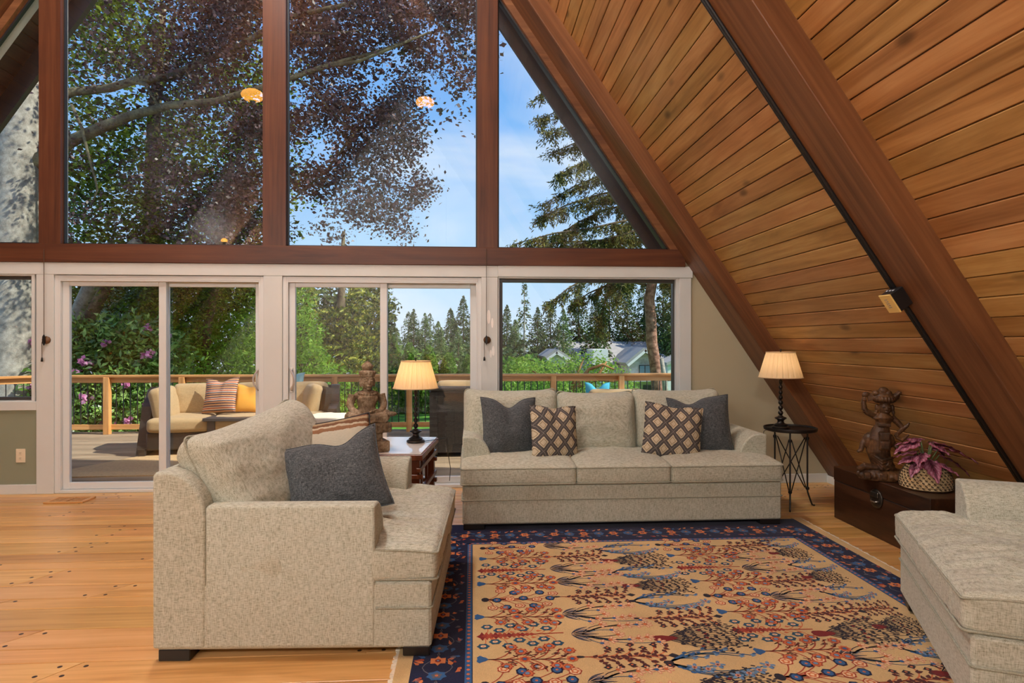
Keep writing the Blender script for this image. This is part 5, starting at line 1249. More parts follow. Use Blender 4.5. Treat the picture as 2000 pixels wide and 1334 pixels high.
M_BARKB = carved('mossy grey branch bark', srgb(66, 62, 46), srgb(104, 98, 78), srgb(136, 134, 98), .9, 12, .6)
M_BARKR = carved('reddish fir bark', srgb(78, 52, 44), srgb(152, 108, 90), srgb(196, 152, 132), .9, 26, 1.0)
L_COPPER = leaf_mat('copper beech leaf', [srgb(44, 32, 38), srgb(64, 48, 54), srgb(86, 68, 72), srgb(60, 58, 50), srgb(116, 92, 96)], .3, .4, .5)
L_DARK = leaf_mat('dark green leaf', [srgb(38, 54, 24), srgb(60, 82, 34), srgb(86, 108, 44), srgb(128, 148, 58)], .35)
L_MAPLE = leaf_mat('sunlit maple leaf', [srgb(44, 62, 24), srgb(74, 98, 36), srgb(112, 136, 48), srgb(164, 182, 70)], .45)
L_RHODO = leaf_mat('rhododendron leaf', [srgb(54, 84, 32), srgb(88, 128, 50), srgb(126, 168, 78), srgb(166, 196, 110)], .2, .35, .5)
L_BRIGHT = leaf_mat('bright green leaf', [srgb(84, 128, 34), srgb(120, 166, 46), srgb(152, 192, 66), srgb(98, 142, 42)], .4)
L_CEDAR = leaf_mat('golden green cedar spray', [srgb(52, 74, 20), srgb(104, 126, 36), srgb(158, 166, 58), srgb(196, 194, 88)], .25)
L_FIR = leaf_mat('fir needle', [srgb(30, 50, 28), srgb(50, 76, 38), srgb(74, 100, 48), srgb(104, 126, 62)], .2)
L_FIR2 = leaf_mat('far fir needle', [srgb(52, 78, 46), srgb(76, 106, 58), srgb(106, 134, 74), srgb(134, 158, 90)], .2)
L_PINE = leaf_mat('pine needle', [srgb(40, 52, 30), srgb(66, 78, 40), srgb(98, 104, 48), srgb(140, 134, 56)], .25)
L_HEDGE = leaf_mat('hedge leaf', [srgb(66, 108, 36), srgb(98, 146, 48), srgb(130, 174, 66), srgb(80, 124, 42)], .3)
def tree_root(nm, x, y, label, cat='tree', group=None, z=ZG): return tag(empty(nm, (x, y, z)), label, cat, group)
def limb(root, P, r, mat, nm='branch', n=9):
    q = Vector(root.location); return MB().tube([Vector(p) - q for p in P], r, n).build(nm, mat, root, smooth=True)
# copper beech --------------------------------------------------------
tb = at(28, 700, Y=6.2)
be = tree_root('copper_beech', tb.x, 6.2, 'large copper beech with a pale trunk and purple-brown leaves over the deck')
limb(be, [(tb.x - .1, 6.2, ZG - .2), (tb.x - .02, 6.2, ZG + .5), at(28, 760, Y=6.2), at(30, 500, Y=6.2), at(38, 330, Y=6.2), at(50, 150, Y=6.2), at(60, -150, Y=6.3), at(120, -500, Y=6.5), at(220, -900, Y=7)], [.56, .47, .43, .42, .41, .38, .34, .26, .12], M_BARK, 'trunk', 20)
for P, r in (([(50, 330, 6.2), (140, 275, 6.0), (200, 248, 5.9), (255, 226, 5.8), (330, 206, 5.7), (420, 198, 5.6), (520, 168, 5.5), (640, 128, 5.4), (740, 100, 5.4), (845, 62, 5.4)], [.16, .11, .10, .085, .07, .06, .055, .045, .03, .015]),
             ([(55, 220, 6.2), (140, 180, 6.6), (215, 172, 6.5), (262, 158, 6.4), (330, 150, 6.3), (400, 120, 6.2), (470, 88, 6.1), (560, 35, 6.0), (690, 5, 6.0), (800, -40, 6)], [.14, .085, .08, .075, .07, .06, .055, .05, .035, .02]),
             ([(262, 158, 6.4), (285, 165, 6.3), (300, 190, 6.2), (318, 222, 6.2)], [.05, .045, .03, .015]),
             ([(140, 205, 5.9), (160, 250, 5.8), (172, 300, 5.8), (185, 345, 5.8), (190, 370, 5.8), (178, 405, 5.8)], [.03, .028, .025, .02, .018, .01]),
             ([(560, 145, 5.6), (610, 170, 5.6), (640, 210, 5.6), (690, 260, 5.6)], [.025, .022, .018, .01]), ([(640, 130, 5.4), (700, 120, 5.3), (770, 92, 5.2), (840, 62, 5.2)], [.03, .03, .025, .012]),
             ([(560, 62, 5.8), (640, 66, 5.7), (720, 58, 5.6)], [.02, .018, .01]), ([(500, 470, 6.5), (560, 400, 6.4), (640, 330, 6.2), (700, 250, 6)], [.01, .015, .02, .025]),
             ([(50, 100, 6.2), (200, -60, 7), (420, -220, 8), (700, -300, 8.5), (900, -260, 8)], [.25, .18, .13, .09, .03]), ([(60, -150, 6.3), (300, -420, 7), (600, -620, 7.5), (900, -640, 7)], [.22, .15, .09, .03])):
    limb(be, [at(a, b_, Y=c_) for a, b_, c_ in P], r, M_BARKB)
def density(px_, py_):
    # how thick the crown hangs there, seen from the room
    edge = (850 if py_ < 235 else 815) + 18 * math.sin(py_ * .055) + 14 * math.sin(py_ * .021 + 1)
    if py_ < 175: edge = max(edge, 985 - .25 * py_ + 25 * math.sin(py_ * .07))
    if py_ < 105 and px_ > 930: edge = 1010 - py_ * .8
    if px_ > edge: return 0
    if px_ > 845 and py_ > 40: return .40 * (1 if 855 < px_ < 945 else 0)
    d_ = 1.0 if px_ < 520 else .85
    if px_ > 560 and py_ > 395: d_ = .62 if px_ > 700 else .42
    if 690 < px_ < 730 and py_ > 440: d_ = .1
    if py_ > 470: d_ = .0 if px_ > 500 else .8
    return d_
cc = []; gg = []
rn = random.Random(21)
while len(cc) < 2500:
    px_, py_ = rn.uniform(100, 1000), rn.uniform(-60, 500)
    nz_ = vnoise(np.array([[px_ * .019, py_ * .017, 0]]), 1.0, 4)[0] + .5 * vnoise(np.array([[px_ * .04, py_ * .03, 3]]), 1.0, 4)[0]
    if rn.random() < density(px_, max(py_, 0)) * min(1, max(.06, .62 + 1.5 * nz_)) * (.12 if px_ < 300 else (.4 if px_ < 420 else 1.0)): cc.append(at(px_, py_, Y=rn.uniform(5.0, 8.2)))
Cc = clusters(cc, 22, .16, .35)
foliage('leaves', Cc, .078, L_COPPER, be, asp=.62, flat=.35)
# upper crown, out of the picture, shading the rest
up = np.stack([rng.uniform(-9, .5, 420), rng.uniform(5.5, 11, 420), rng.uniform(7.0, 12, 420)], 1); up = up[(up[:, 2] < 12.5 - .25 * np.abs(up[:, 0] + 4))]
foliage('crown', clusters(up, 14, .30, .4), .13, L_COPPER, be, flat=.4, asp=.7)
# unseen tree added right of the house so its crown shades the deck
sd_ = tree_root('added_shade_tree', 7.2, 2.6, 'unseen leafy tree added right of the house to shade the deck')
limb(sd_, [(7.2, 2.6, ZG - .1), (7.1, 2.6, 3), (7.0, 2.7, 6), (6.6, 2.8, 10)], [.3, .26, .2, .08], M_BARKD, 'trunk', 10)
foliage('leaves', clusters(blob_points((6.9, 2.9, 8.0), (2.6, 2.6, 2.6), 420, .3), 16, .3, .4), .17, L_DARK, sd_, flat=.4, asp=.7)
# green maple behind the beech
gm_ = tree_root('maple_tree', at(300, 600, Y=10.5).x, 10.5, 'dark green broadleaf tree filling the left gable windows behind the beech')
gx = gm_.location.x
limb(gm_, [(gx, 10.5, ZG - .2), (gx + .1, 10.5, 1.5), (gx - .1, 10.6, 4), (gx, 10.5, 7), (gx + .3, 10.4, 10)], [.32, .28, .22, .16, .06], M_BARKD, 'trunk', 12)
while len(gg) < 1350:
    px_, py_ = rn.uniform(100, 640), rn.uniform(-60, 600); nz_ = vnoise(np.array([[px_ * .010, py_ * .012, 7]]), 1.0, 9)[0]
    w = 1.0 if px_ < 430 else max(0, 1 - (px_ - 430) / 190)
    if py_ < 130 and px_ > 330: w *= .35
    if rn.random() < w * (.72 + .7 * nz_): gg.append(at(px_, py_, Y=rn.uniform(8.6, 12.0)))
foliage('leaves', clusters(gg, 20, .24, .45), .125, L_MAPLE, gm_, asp=.75, flat=.5)
# second stem by the door: leaning dark and pale trunks
s2 = tree_root('leaning_tree', at(150, 760, Y=7.6).x, 7.6, 'leaning tree with a pale and a dark stem behind the left door')
limb(s2, [at(150, 900, Y=7.6), at(150, 650, Y=7.6), at(158, 600, Y=7.6), at(178, 560, Y=7.5), at(215, 520, Y=7.4), at(270, 470, Y=7.3)], [.16, .15, .15, .16, .14, .1], M_BARK, 'trunk', 12)
limb(s2, [at(158, 700, Y=7.4), at(166, 640, Y=7.35), at(186, 600, Y=7.3), at(205, 565, Y=7.3), at(222, 540, Y=7.3)], [.12, .12, .12, .11, .1], M_BARKD, 'stem', 12)
foliage('leaves', clusters([at(rn.uniform(190, 310), rn.uniform(520, 610), Y=rn.uniform(6.5, 8.5)) for _ in range(90)], 18, .16, .6), .085, L_DARK, s2, flat=.6)
hang = tree_root('hanging_tree', at(400, 600, Y=9.6).x, 9.2, 'tree with dark leaves drooping into the top of the left sliding door')
limb(hang, [(hang.location.x, 9.2, ZG - .1), at(405, 640, Y=9.2), at(420, 560, Y=9.2), at(440, 450, Y=9.2), at(450, 300, Y=9.2)], [.12, .1, .09, .07, .03], M_BARKD, 'trunk', 10)
foliage('leaves', clusters([at(rn.uniform(325, 520), 540 + abs(rn.gauss(0, 38)), Y=rn.uniform(7.5, 9.8)) for _ in range(150)], 18, .17, .6), .085, L_DARK, hang, flat=.6)

def shrub_at(nm, label, cells, mat, size, cat='shrub', dens=900, asp=.5, flat=.2, stem=True, group=None, shell=.5, barkmat=None, clus=0):
    """cells: (px, py, Y, rx, ry, rz) leaf masses"""
    c0 = at(cells[0][0], cells[0][1], Y=cells[0][2]); root = tree_root(nm, c0.x, c0.y, label, cat, group); C = []
    for (px_, py_, Y, rx, ry, rz) in cells:
        c = at(px_, py_, Y=Y); k = int(dens * max(.2, rx * rz)); C.append(blob_points(c, (rx, ry, rz), k, shell))
        if stem: limb(root, [(c0.x + rn.uniform(-.1, .1), c0.y, ZG - .05), Vector((c.x * .5 + c0.x * .5, c.y, (c.z + ZG) / 2)), c], [.05, .035, .015], barkmat or M_BARKD, 'stem', 7)
    C = np.concatenate(C)
    if clus: C = clusters(C[:: max(1, clus)], clus, size * .8, .4)
    foliage('leaves', C, size, mat, root, asp=asp, flat=flat); return root, C
r1, C1 = shrub_at('rhododendron', 'pink flowering rhododendron behind the left deck railing', [(180, 800, 6.0, .9, .7, .8), (260, 790, 6.2, .9, .7, .8), (150, 690, 6.6, .8, .7, .8), (230, 680, 6.8, .9, .7, .7), (300, 700, 6.6, .8, .6, .9), (110, 780, 6.2, .8, .6, .9), (20, 740, 6.6, .9, .5, .9), (190, 880, 5.6, 1.2, .5, .7), (300, 860, 5.7, 1.0, .5, .8)], L_RHODO, .15, dens=2300, asp=.36)
fl_ = C1[rng.choice(len(C1), 90, replace=False)]; fl_ = fl_[fl_[:, 1] < 6.5][:52]; P = []
for c in fl_: P.append(c + np.array([0, -.12, .04]) + rng.normal(size=(16, 3)) * .035)
foliage('blossoms', np.concatenate(P), .09, leaf_mat('pink rhododendron petal', [srgb(214, 120, 178), srgb(236, 170, 208), srgb(198, 100, 160), srgb(246, 206, 226)], .3), r1, asp=.9)
shrub_at('blue_spruce_bough', 'silvery blue green shrub between the leaning tree and the bright bush', [(235, 605, 9.0, .7, .5, .7), (265, 640, 9.2, .6, .5, .4)], leaf_mat('silver blue needle', [srgb(120, 150, 130), srgb(160, 186, 164), srgb(196, 210, 190), srgb(92, 122, 92)], .2), .12, dens=1800)
shrub_at('bright_shrub', 'bright lime green bush seen through the left half of the left door', [(285, 640, 8.6, .8, .6, .7), (300, 690, 8.4, .9, .6, .7), (250, 690, 8.8, .7, .5, .5)], L_BRIGHT, .12, dens=1900)
shrub_at('bright_shrub', 'bright feathery green bush beyond the wicker deck sofa', [(385, 640, 9.4, 1.0, .8, .9), (450, 660, 9.8, 1.1, .8, 1.0), (350, 700, 9.0, .9, .7, .9), (430, 720, 9.2, 1.2, .7, .8), (490, 620, 10.4, .9, .7, 1.1), (500, 700, 9.6, 1.0, .7, .9), (400, 790, 8.4, 1.3, .6, .8)], L_BRIGHT, .13, dens=1700, asp=.3)
shrub_at('dark_shrub', 'dark green shrub behind the bright bush at the left door', [(340, 620, 12.5, 1.6, .8, 1.8), (460, 640, 13, 1.8, .8, 2.0), (250, 640, 12.5, 1.6, .8, 1.8), (150, 640, 12.5, 1.6, .8, 1.8), (30, 650, 12.5, 1.8, .8, 2.0), (550, 640, 14, 1.5, .8, 2.2), (-110, 650, 12.5, 2.0, .8, 2.2), (-260, 640, 12.5, 2.0, .8, 2.4)], L_DARK, .17, dens=900)
shrub_at('bright_shrub', 'bright green shrub at the left edge of the right sliding door', [(590, 655, 10.2, .65, .6, .75), (600, 710, 10.0, .8, .6, .7), (585, 600, 10.6, .45, .5, .6), (640, 745, 9.6, .9, .5, .5), (620, 800, 9.0, 1.0, .5, .6)], L_BRIGHT, .12, dens=2000, asp=.32)
# golden cedar: sprays in drooping fans
gc = at(665, 700, Y=14.5); ce = tree_root('golden_cedar', gc.x, 14.5, 'dense golden green cedar tree beyond the railing in the right sliding door')
limb(ce, [(gc.x, 14.5, ZG - .1), (gc.x, 14.5, 2), (gc.x + .1, 14.5, 5)], [.2, .16, .05], M_BARKD, 'trunk', 10)
CC = []; DD = []
for _ in range(700):
    px_, py_ = rn.uniform(575, 765), rn.uniform(545, 800)
    nz_ = vnoise(np.array([[px_ * .03, py_ * .03, 2]]), 1.0, 12)[0]
    if py_ < 600 and nz_ < .0 + (600 - py_) * .004: continue
    c = np.array(at(px_, py_, Y=14.5 - 1.3 * math.cos((px_ - 670) / 75) + rn.uniform(-.3, .5)))
    d_ = np.array([rn.uniform(-1, 1), -1, -.35]); d_ /= np.linalg.norm(d_)
    for k in range(24): CC.append(c + d_ * rn.uniform(0, .34) + np.array([rn.uniform(-.13, .13), rn.uniform(-.1, .1), rn.uniform(-.05, .05)])); DD.append(d_)
foliage('sprays', np.array(CC), .15, L_CEDAR, ce, asp=.4, dirs=np.array(DD))
bk_, _ = shrub_at('cedar_screen', 'dark conifer mass behind the golden cedar', [(620, 640, 16.5, 1.6, .5, 1.6), (700, 640, 16.5, 1.6, .5, 1.7)], L_FIR, .2, dens=900)
# clipped hedge of arborvitae
for i, px_ in enumerate((765, 800, 838, 876, 915, 950)):
    c = at(px_, 730, Y=16.6); top = (1.65, 1.35, 1.25, 1.0, .9, .9)[i]; h_ = top - ZG
    root = tree_root('arborvitae', c.x, 16.6, '%s bright green arborvitae from the left in the hedge behind the lawn' % ORD[i], 'shrub', 'hedge row of arborvitae')
    limb(root, [(c.x, 16.6, ZG), (c.x, 16.6, top - .4)], [.06, .02], M_BARKD, 'trunk', 7)
    n_ = 3000; z = rng.random(n_); th = rng.uniform(0, 2 * np.pi, n_); rr_ = (.42 * (1 - z ** 3) + .05) * rng.uniform(.75, 1.05, n_)
    foliage('leaves', np.stack([c.x + rr_ * np.cos(th), 16.6 + rr_ * np.sin(th), ZG + z * h_], 1), .13, L_HEDGE, root, asp=.5)
# Japanese maple with twisting branches before the far house
jm, _ = shrub_at('spreading_maple', 'low spreading bright green maple before the grey roofed house', [(1030, 745, 11, .8, .6, .35), (1075, 725, 11, .7, .6, .40), (1150, 715, 11.4, .9, .6, .42), (1190, 735, 11.2, .7, .6, .35), (1120, 750, 10.6, 1.0, .6, .3), (1020, 715, 11.5, .4, .4, .30), (1215, 755, 11, .5, .5, .3), (1090, 790, 10.4, 1.5, .6, .3), (1180, 800, 10.6, .9, .5, .3), (1000, 770, 10.8, .6, .5, .5)], leaf_mat('maple leaf', [srgb(96, 140, 44), srgb(136, 176, 62), srgb(168, 200, 92), srgb(112, 150, 60)], .45), .085, dens=2100, asp=.5, stem=False)
M_JB = carved('orange brown branch', srgb(78, 54, 34), srgb(140, 98, 58), srgb(176, 130, 80), .8, 12, .5)
for P, r in (([(1105, 830, 11), (1110, 770, 11), (1135, 752, 10.8), (1165, 738, 10.7), (1185, 706, 10.7)], [.10, .08, .05, .045, .02]), ([(1110, 770, 11), (1150, 722, 10.8), (1178, 712, 10.7), (1200, 722, 10.7)], [.07, .05, .04, .02]), ([(1110, 790, 11), (1070, 740, 10.9), (1040, 725, 10.8)], [.07, .05, .02]), ([(1135, 752, 10.8), (1170, 742, 10.6), (1200, 745, 10.6), (1215, 738, 10.6)], [.05, .04, .03, .015]), ([(1110, 770, 11), (1128, 730, 11.2), (1140, 700, 11.4)], [.06, .04, .015])):
    limb(jm, [at(a, b_, Y=c_) for a, b_, c_ in P], r, M_JB)
shrub_at('garden_shrub', 'low green shrub below the railing right of the lawn', [(960, 800, 12, 1.0, .6, .7), (1010, 810, 11.5, 1.0, .6, .6), (1230, 800, 12, .8, .5, .5), (1300, 800, 13, .8, .5, .6)], L_BRIGHT, .13, dens=1200)

# conifers
def conifer(nm, label, x, y, zb, H, rad, mat, n=2600, group=None, sparse=1.0, bark=None, lean=0.0, qs=.055):
    root = tree_root(nm, x, y, label, 'tree', group, zb)
    MB().tube([(0, 0, 0), (lean * .5, 0, H * .5), (lean, 0, H * .98)], [H * .014, H * .009, H * .002], 7).build('trunk', bark or M_BARKD, root, smooth=True)
    nw = int(46 * sparse) + 8; wz = (np.arange(nw) + rng.random(nw)) / nw; k = np.minimum((rng.random(n) ** 1.25 * nw).astype(int), nw - 1); f = wz[k] + rng.normal(size=n) * .010
    f = np.clip(f, .02, 1); nb = 8; th0 = rng.uniform(0, 6.28, (nw, nb)); bi = rng.integers(0, nb, n); th = th0[k, bi] + rng.normal(size=n) * .20
    R_ = rad * (1 - f) ** .8 * (1 + .25 * np.sin(th0[k, bi] * 5 + k)) + .006 * H; rho = rng.random(n) ** .6; r_ = R_ * rho
    P = np.stack([r_ * np.cos(th) + lean * f, r_ * np.sin(th), f * H - .42 * r_ * rho], 1)
    dr = np.stack([np.cos(th), np.sin(th), -.45 + 0 * th], 1)
    V, Q = leaf_quads(P, (H * qs * .9 * (.25 + .75 * (1 - f)))[:, None], asp=.42, dirs=dr, jit=.5); tag(link('needles', fastmesh('needles', V, Q), mat, root), kind='stuff'); return root
def fir_px(px_, top, Y, rad, mat, zb=-7, n=2600, label=None, **k):
    c = at(px_, top, Y=Y); return conifer('fir_tree', label, c.x, Y, zb, c.z - zb, rad, mat, n, 'distant firs', **k)
FIRS = ((775, 640, 46, 2.6, 1), (808, 604, 50, 2.6, 0), (830, 612, 54, 2.4, 1), (856, 628, 46, 2.2, 1), (880, 602, 58, 3.0, 0), (905, 578, 55, 3.2, 0), (930, 590, 60, 3.4, 0), (960, 600, 56, 3.2, 0), (862, 640, 40, 1.8, 1), (895, 640, 44, 2.2, 1), (990, 596, 56, 3.0, 0), (1050, 600, 58, 3.2, 0), (1075, 590, 62, 3.6, 0), (1100, 602, 54, 2.8, 1), (1130, 560, 60, 3.8, 0), (1165, 575, 56, 3.2, 0), (1190, 545, 64, 4.2, 0), (1225, 560, 60, 3.6, 0), (1258, 548, 62, 4.0, 0), (1295, 545, 58, 3.8, 0), (1320, 555, 52, 3.4, 0), (740, 610, 60, 3.2, 0), (1350, 540, 56, 3.6, 0), (700, 590, 58, 3.4, 0), (1005, 625, 48, 2.4, 1))
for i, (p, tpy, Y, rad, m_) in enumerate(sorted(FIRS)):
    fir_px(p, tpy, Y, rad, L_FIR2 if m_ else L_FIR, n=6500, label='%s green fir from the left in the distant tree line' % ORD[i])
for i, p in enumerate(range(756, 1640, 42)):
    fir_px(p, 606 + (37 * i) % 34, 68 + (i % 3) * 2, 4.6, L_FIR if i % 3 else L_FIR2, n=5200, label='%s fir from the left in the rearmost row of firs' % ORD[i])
fir_px(1024, 548, 47, 1.9, L_FIR, n=1500, sparse=.4, label='tall sparse fir with a bare pale trunk left of the grey roofed house', bark=M_BARK)
# understory closing the view to the ground
for i, (p, Y, rx, rz, zc_) in enumerate(((700, 42, 6, 3, -1.5), (800, 44, 6, 3.0, -2.0), (900, 46, 7, 3.2, -2.0), (1000, 42, 5, 2.6, -2.2), (1060, 46, 5, 2.4, -2.4), (1400, 62, 5, 3.5, -2.0))):
    c = at(p, 740, Y=Y); root = tree_root('broadleaf_thicket', c.x, Y, '%s green thicket from the left at the foot of the distant firs' % ORD[i], 'shrub', 'distant thickets'); limb(root, [(c.x, Y, ZG - 4), (c.x, Y, zc_)], [.2, .1], M_BARKD, 'trunk', 6)
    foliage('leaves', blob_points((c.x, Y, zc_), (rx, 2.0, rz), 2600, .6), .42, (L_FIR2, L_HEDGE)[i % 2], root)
# the fir on the right with its hanging boughs
pf = at(1282, 760, Y=13.5); fr = tree_root('leaning_fir', pf.x, 13.5, 'fir with a bare reddish trunk and drooping boughs right of the picture window')
limb(fr, [at(1290, 860, Y=13.5), at(1284, 760, Y=13.5), at(1280, 715, Y=13.5), at(1273, 670, Y=13.5), at(1271, 620, Y=13.5), at(1268, 585, Y=13.5), at(1274, 550, Y=13.5), at(1282, 480, Y=13.5), at(1300, 350, Y=13.6), at(1318, 150, Y=13.7), at(1330, -60, Y=13.8), at(1335, -250, Y=13.8)], [.20, .19, .18, .175, .17, .165, .16, .155, .145, .12, .09, .04], M_BARKR, 'trunk', 14)
tw = tree_root('thin_tree', at(1300, 760, Y=13).x, 13.0, 'slim pale trunk just right of the leaning fir'); limb(tw, [at(1302, 860, Y=13), at(1300, 770, Y=13), at(1297, 735, Y=13), at(1292, 700, Y=13.1)], [.09, .085, .08, .06], M_BARK, 'trunk', 9)
boughs = [((1318, 120), (1190, 130), (1045, 190)), ((1316, 170), (1170, 190), (1050, 235)), ((1314, 200), (1180, 230), (1062, 262)), ((1310, 240), (1190, 260), (1075, 300)), ((1305, 300), (1190, 300), (1085, 345)), ((1300, 330), (1180, 340), (1060, 400)), ((1296, 370), (1170, 380), (1045, 430)), ((1292, 400), (1180, 410), (1075, 470)), ((1290, 430), (1160, 445), (1000, 478)), ((1290, 380), (1230, 370), (1150, 400)), ((1288, 440), (1240, 430), (1190, 480)), ((1300, 330), (1260, 320), (1210, 370)), ((1312, 200), (1250, 205), (1170, 260)), ((1316, 140), (1240, 150), (1150, 200)),
          ((1275, 560), (1190, 555), (1110, 600)), ((1272, 545), (1190, 560), (1165, 660)), ((1272, 530), (1150, 540), (1065, 600)), ((1280, 520), (1310, 560), (1330, 620)), ((1272, 500), (1230, 520), (1205, 590)), ((1290, 400), (1340, 420), (1390, 470)), ((1300, 300), (1360, 320), (1420, 380)), ((1282, 470), (1220, 465), (1100, 485)), ((1285, 450), (1180, 470), (1020, 485))]
CC = []; DD = []
for i, (a, b_, c_) in enumerate(boughs):
    dY = rn.uniform(-1.2, .6); A, B, C_ = at(*a, Y=13.6), at(*b_, Y=13.5 + dY), at(*c_, Y=13.3 + dY * 1.6); P = [A, A.lerp(B, .5) + Vector((0, 0, .12)), B, B.lerp(C_, .5) + Vector((0, 0, .08)), C_]
    limb(fr, P, [.05, .04, .032, .022, .01], M_BARKD)
    for j in range(100 if a[1] < 500 else 70):
        t_ = rn.uniform(.22, 1.0); q = A.lerp(B, t_ * 2) if t_ < .5 else B.lerp(C_, t_ * 2 - 1); d_ = Vector((rn.uniform(-1, .7), rn.uniform(-1, 1), -rn.uniform(.2, 1.1))).normalized(); Ls = rn.uniform(.2, .6)
        for k in range(22): s_ = rn.random(); CC.append(np.array(q + d_ * (s_ * Ls)) + rng.normal(size=3) * .045); DD.append(np.array(d_) * .9)
foliage('needles', np.array(CC), .13, L_PINE, fr, asp=.26, dirs=np.array(DD))

# far houses ---------------------------------------------------------------
M_ROOFG = plain('grey shingle roof', srgb(168, 164, 160), .9, var=.10, vs=2); M_BOARDW = plain('white house siding', srgb(232, 230, 226), .8, var=.03); M_STUC = carved('whitewashed stone', srgb(168, 158, 146), srgb(206, 196, 184), srgb(228, 222, 212), .9, 2, .3)
M_FRBLK = plain('black window frame', (.02, .02, .022), .4); M_PANE = plain('far window glass', srgb(120, 146, 160), .1, spec=.8)
Yh = 52
def hp(a, b_, Y=Yh): q = at(a, b_, Y=Y); return (q.x, q.z)
hs_ = empty('grey_roofed_house', (at(1190, 740, Y=Yh).x, Yh, -7)); tag(hs_, 'white house with a grey shingle roof behind the spreading maple', 'house')
o = Vector(hs_.location)
def hpart(nm, pts, y0, y1, mat, par=hs_): return MB().prism([(x - o.x, z - o.z) for x, z in pts], 'y', y0 - o.y, y1 - o.y).build(nm, mat, par)
zb_ = hp(1200, 800)[1]
# main roof slope rises away from us
e0, e1 = at(1062, 730, Y=Yh), at(1318, 712, Y=Yh); t0, t1 = at(1088, 667, Y=Yh + 7), at(1262, 667, Y=Yh + 7); zt9 = (t0.z + t1.z) / 2; ze = e0.z
V = [Vector((e0.x, Yh, ze)), Vector((e1.x, Yh, ze)), Vector((t1.x + 1.2, Yh + 7, zt9)), Vector((t0.x, Yh + 7, zt9))]; V = [v - o for v in V]; V += [v - Vector((0, 0, .25)) for v in V]
rf = MB().add(V, [[0, 1, 2, 3], [7, 6, 5, 4], [0, 4, 5, 1], [1, 5, 6, 2], [2, 6, 7, 3], [3, 7, 4, 0]]).build('roof', M_ROOFG, hs_)
hpart('wall', [(e0.x + .5, -7), (e1.x - .3, -7), (e1.x - .3, ze - .1), (e0.x + .5, ze - .1)], Yh + .4, Yh + 7, M_BOARDW)
def gable(pk, l_, r_, y0, wallmat):
    P, L_, R__ = hp(*pk, y0), hp(*l_, y0), hp(*r_, y0); zz = (L_[1] + R__[1]) / 2
    hpart('gable_wall', [(L_[0] + .35, -7), (R__[0] - .35, -7), (R__[0] - .35, zz), (P[0], P[1] - .25), (L_[0] + .35, zz)], y0, y0 + 4, wallmat)
    for (a, b_) in ((L_, P), (P, R__)):
        d_ = Vector((b_[0] - a[0], b_[1] - a[1])).normalized(); n_ = Vector((-d_.y, d_.x)) * .22; hpart('gable_roof', [a, b_, (b_[0] + n_.x, b_[1] + n_.y), (a[0] + n_.x, a[1] + n_.y)], y0 - .5, y0 + 6, M_ROOFG); hpart('barge_board', [(a[0] - n_.x, a[1] - n_.y), (b_[0] - n_.x, b_[1] - n_.y), b_, a], y0 - .55, y0 - .45, M_BOARDW)
gable((1258, 682), (1222, 712), (1296, 712), Yh - 2, M_STUC); gable((1086, 686), (1066, 700), (1112, 702), Yh - 1.5, M_BOARDW)
hpart('dormer', [hp(1157, 682), hp(1186, 682), hp(1186, 712), hp(1157, 712)], Yh - .4, Yh + 3, M_BOARDW)
wv = hpart('window', [hp(1248, 730, Yh - 2), hp(1271, 730, Yh - 2), hp(1271, 713, Yh - 2), hp(1248, 713, Yh - 2)], Yh - 2.1, Yh - 1.95, M_FRBLK)
for a, b_ in ((1249.5, 1258.5), (1260.5, 1269.5)): hpart('pane', [hp(a, 728.5, Yh - 2.1), hp(b_, 728.5, Yh - 2.1), hp(b_, 714.5, Yh - 2.1), hp(a, 714.5, Yh - 2.1)], Yh - 2.14, Yh - 2.1, M_PANE, wv)
hpart('porch_roof', [hp(1225, 745, Yh - 3), hp(1330, 742, Yh - 3), hp(1325, 735, Yh - 3), hp(1232, 738, Yh - 3)], Yh - 4, Yh - 2, M_ROOFG)
wv = hpart('window', [hp(1256, 775, Yh - 2), hp(1285, 775, Yh - 2), hp(1285, 752, Yh - 2), hp(1256, 752, Yh - 2)], Yh - 2.1, Yh - 1.95, M_FRBLK)
sm = empty('white_outbuilding', (at(1312, 720, Y=48).x, 48, -7)); tag(sm, 'narrow white building at the right edge of the picture window', 'house'); o = Vector(sm.location)
hpart('wall', [hp(1304, 800, 48), hp(1330, 800, 48), hp(1330, 700, 48), hp(1304, 712, 48)], 48, 51, M_BOARDW, sm); hpart('roof', [hp(1300, 714, 48), hp(1332, 700, 48), hp(1332, 694, 48), hp(1300, 708, 48)], 47.7, 51.3, M_ROOFG, sm)
Y2 = 36; bh = empty('brown_house', (at(868, 740, Y=Y2).x, Y2, -6)); tag(bh, 'low brown house with a grey chimney right of the lamp shade', 'house'); o = Vector(bh.location)
M_BRN = wood('red brown house siding', (srgb(92, 60, 44), srgb(124, 82, 60), srgb(146, 100, 74)), axis=0, rough=.8); M_CHIM = plain('grey chimney', srgb(124, 124, 132), .9)
hpart('wall', [hp(830, 800, Y2), hp(884, 800, Y2), hp(884, 722, Y2), hp(830, 722, Y2)], Y2, Y2 + 5, M_BRN, bh); hpart('roof', [hp(820, 722, Y2), hp(890, 720, Y2), hp(876, 712, Y2), hp(826, 711, Y2)], Y2 - .6, Y2 + 6, M_ROOFG, bh)
hpart('chimney', [hp(858, 722, Y2 - 1), hp(878, 722, Y2 - 1), hp(878, 705, Y2 - 1), hp(858, 705, Y2 - 1)], Y2 - 1, Y2, M_CHIM, bh); hpart('chimney_cap', [hp(864, 706, Y2 - 1), hp(871, 706, Y2 - 1), hp(870, 701, Y2 - 1), hp(865, 701, Y2 - 1)], Y2 - .8, Y2 - .3, M_CHIM, bh)
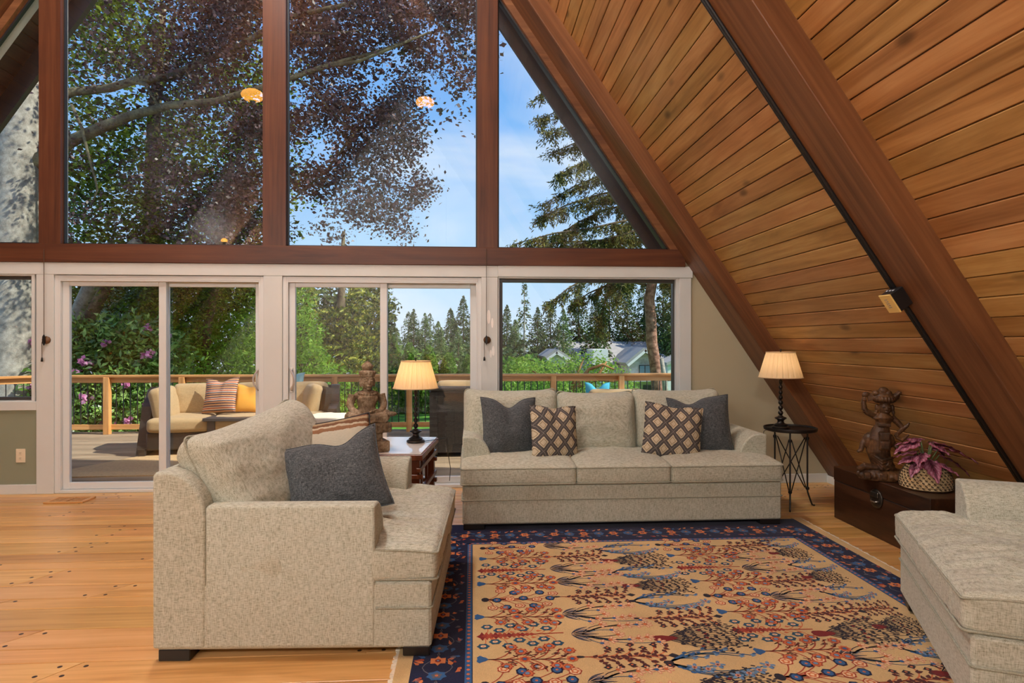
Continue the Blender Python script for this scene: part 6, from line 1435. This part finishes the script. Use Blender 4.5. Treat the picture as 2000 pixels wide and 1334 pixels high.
hpart('lower_roof', [hp(845, 752, Y2 - 2), hp(905, 752, Y2 - 2), hp(900, 741, Y2 - 2), hp(850, 741, Y2 - 2)], Y2 - 2.6, Y2, M_ROOFG, bh)
wv = hpart('window', [hp(862, 738, Y2), hp(876, 738, Y2), hp(876, 726, Y2), hp(862, 726, Y2)], Y2 - .08, Y2 + .02, M_FRBLK, bh); hpart('pane', [hp(863, 737, Y2), hp(875, 737, Y2), hp(875, 727, Y2), hp(863, 727, Y2)], Y2 - .11, Y2 - .08, M_PANE, wv)
# ------------------------------------------------------------------ amber lamps of the room and added fill globes
def pendant(x, y, z, r, power, colr, label, top=None, flat=.5):
    top = top or (zr - TM * abs(x - RX))
    p = empty('pendant_lamp', (x, y, z)); tag(p, label, 'lamp', 'pendant lamps')
    MB().ell((0, 0, 0), (r, r, r * flat), n=20, m=10).build('shade', emit('lamp glow %.1f' % power + label[:6], colr, power * LAMP_POWER), p, smooth=True)
    MB().lathe([(.0, -r * flat - .02), (.03, -r * flat - .01), (.05, -r * flat + .012)], 12).build('cap', M_GASKET, p, smooth=True)
    MB().tube([(0, 0, r * flat * .9), (0, 0, top - z - .02)], .006, 6).build('cord', M_GASKET, p)
    return p
warm = (1, .985, .955)
pendant(-3.0, -2.58, 4.78, .15, 11, (1, .42, .05), 'amber bowl pendant lamp hanging at the left of the room', flat=.55)
pendant(-.66, -2.58, 4.74, .13, 11, (1, .42, .05), 'amber bowl pendant lamp hanging at the right of the room', flat=.55)
pendant(-4.59, -5.72, 3.29, .055, 14, (1, .45, .06), 'small amber pendant lamp low on the left slope', flat=.8)
for i, x in enumerate((-4.6, -2.6, -.6)):  # unseen globes added to light the surfaces that face the camera
    pendant(x, -8.0, 3.12, .24, 86, warm, 'white globe pendant lamp behind the camera, %s of three' % ('leftmost', 'middle', 'rightmost')[i], flat=.9)
for i, y in enumerate((-1.6, -3.3)):  # unseen globes added to brighten the room from above
    pendant(RX, y, 6.9, .26, 150, warm, 'white globe pendant lamp high under the ridge, %s the window' % ('nearest' if i == 0 else 'further from'), flat=.9)
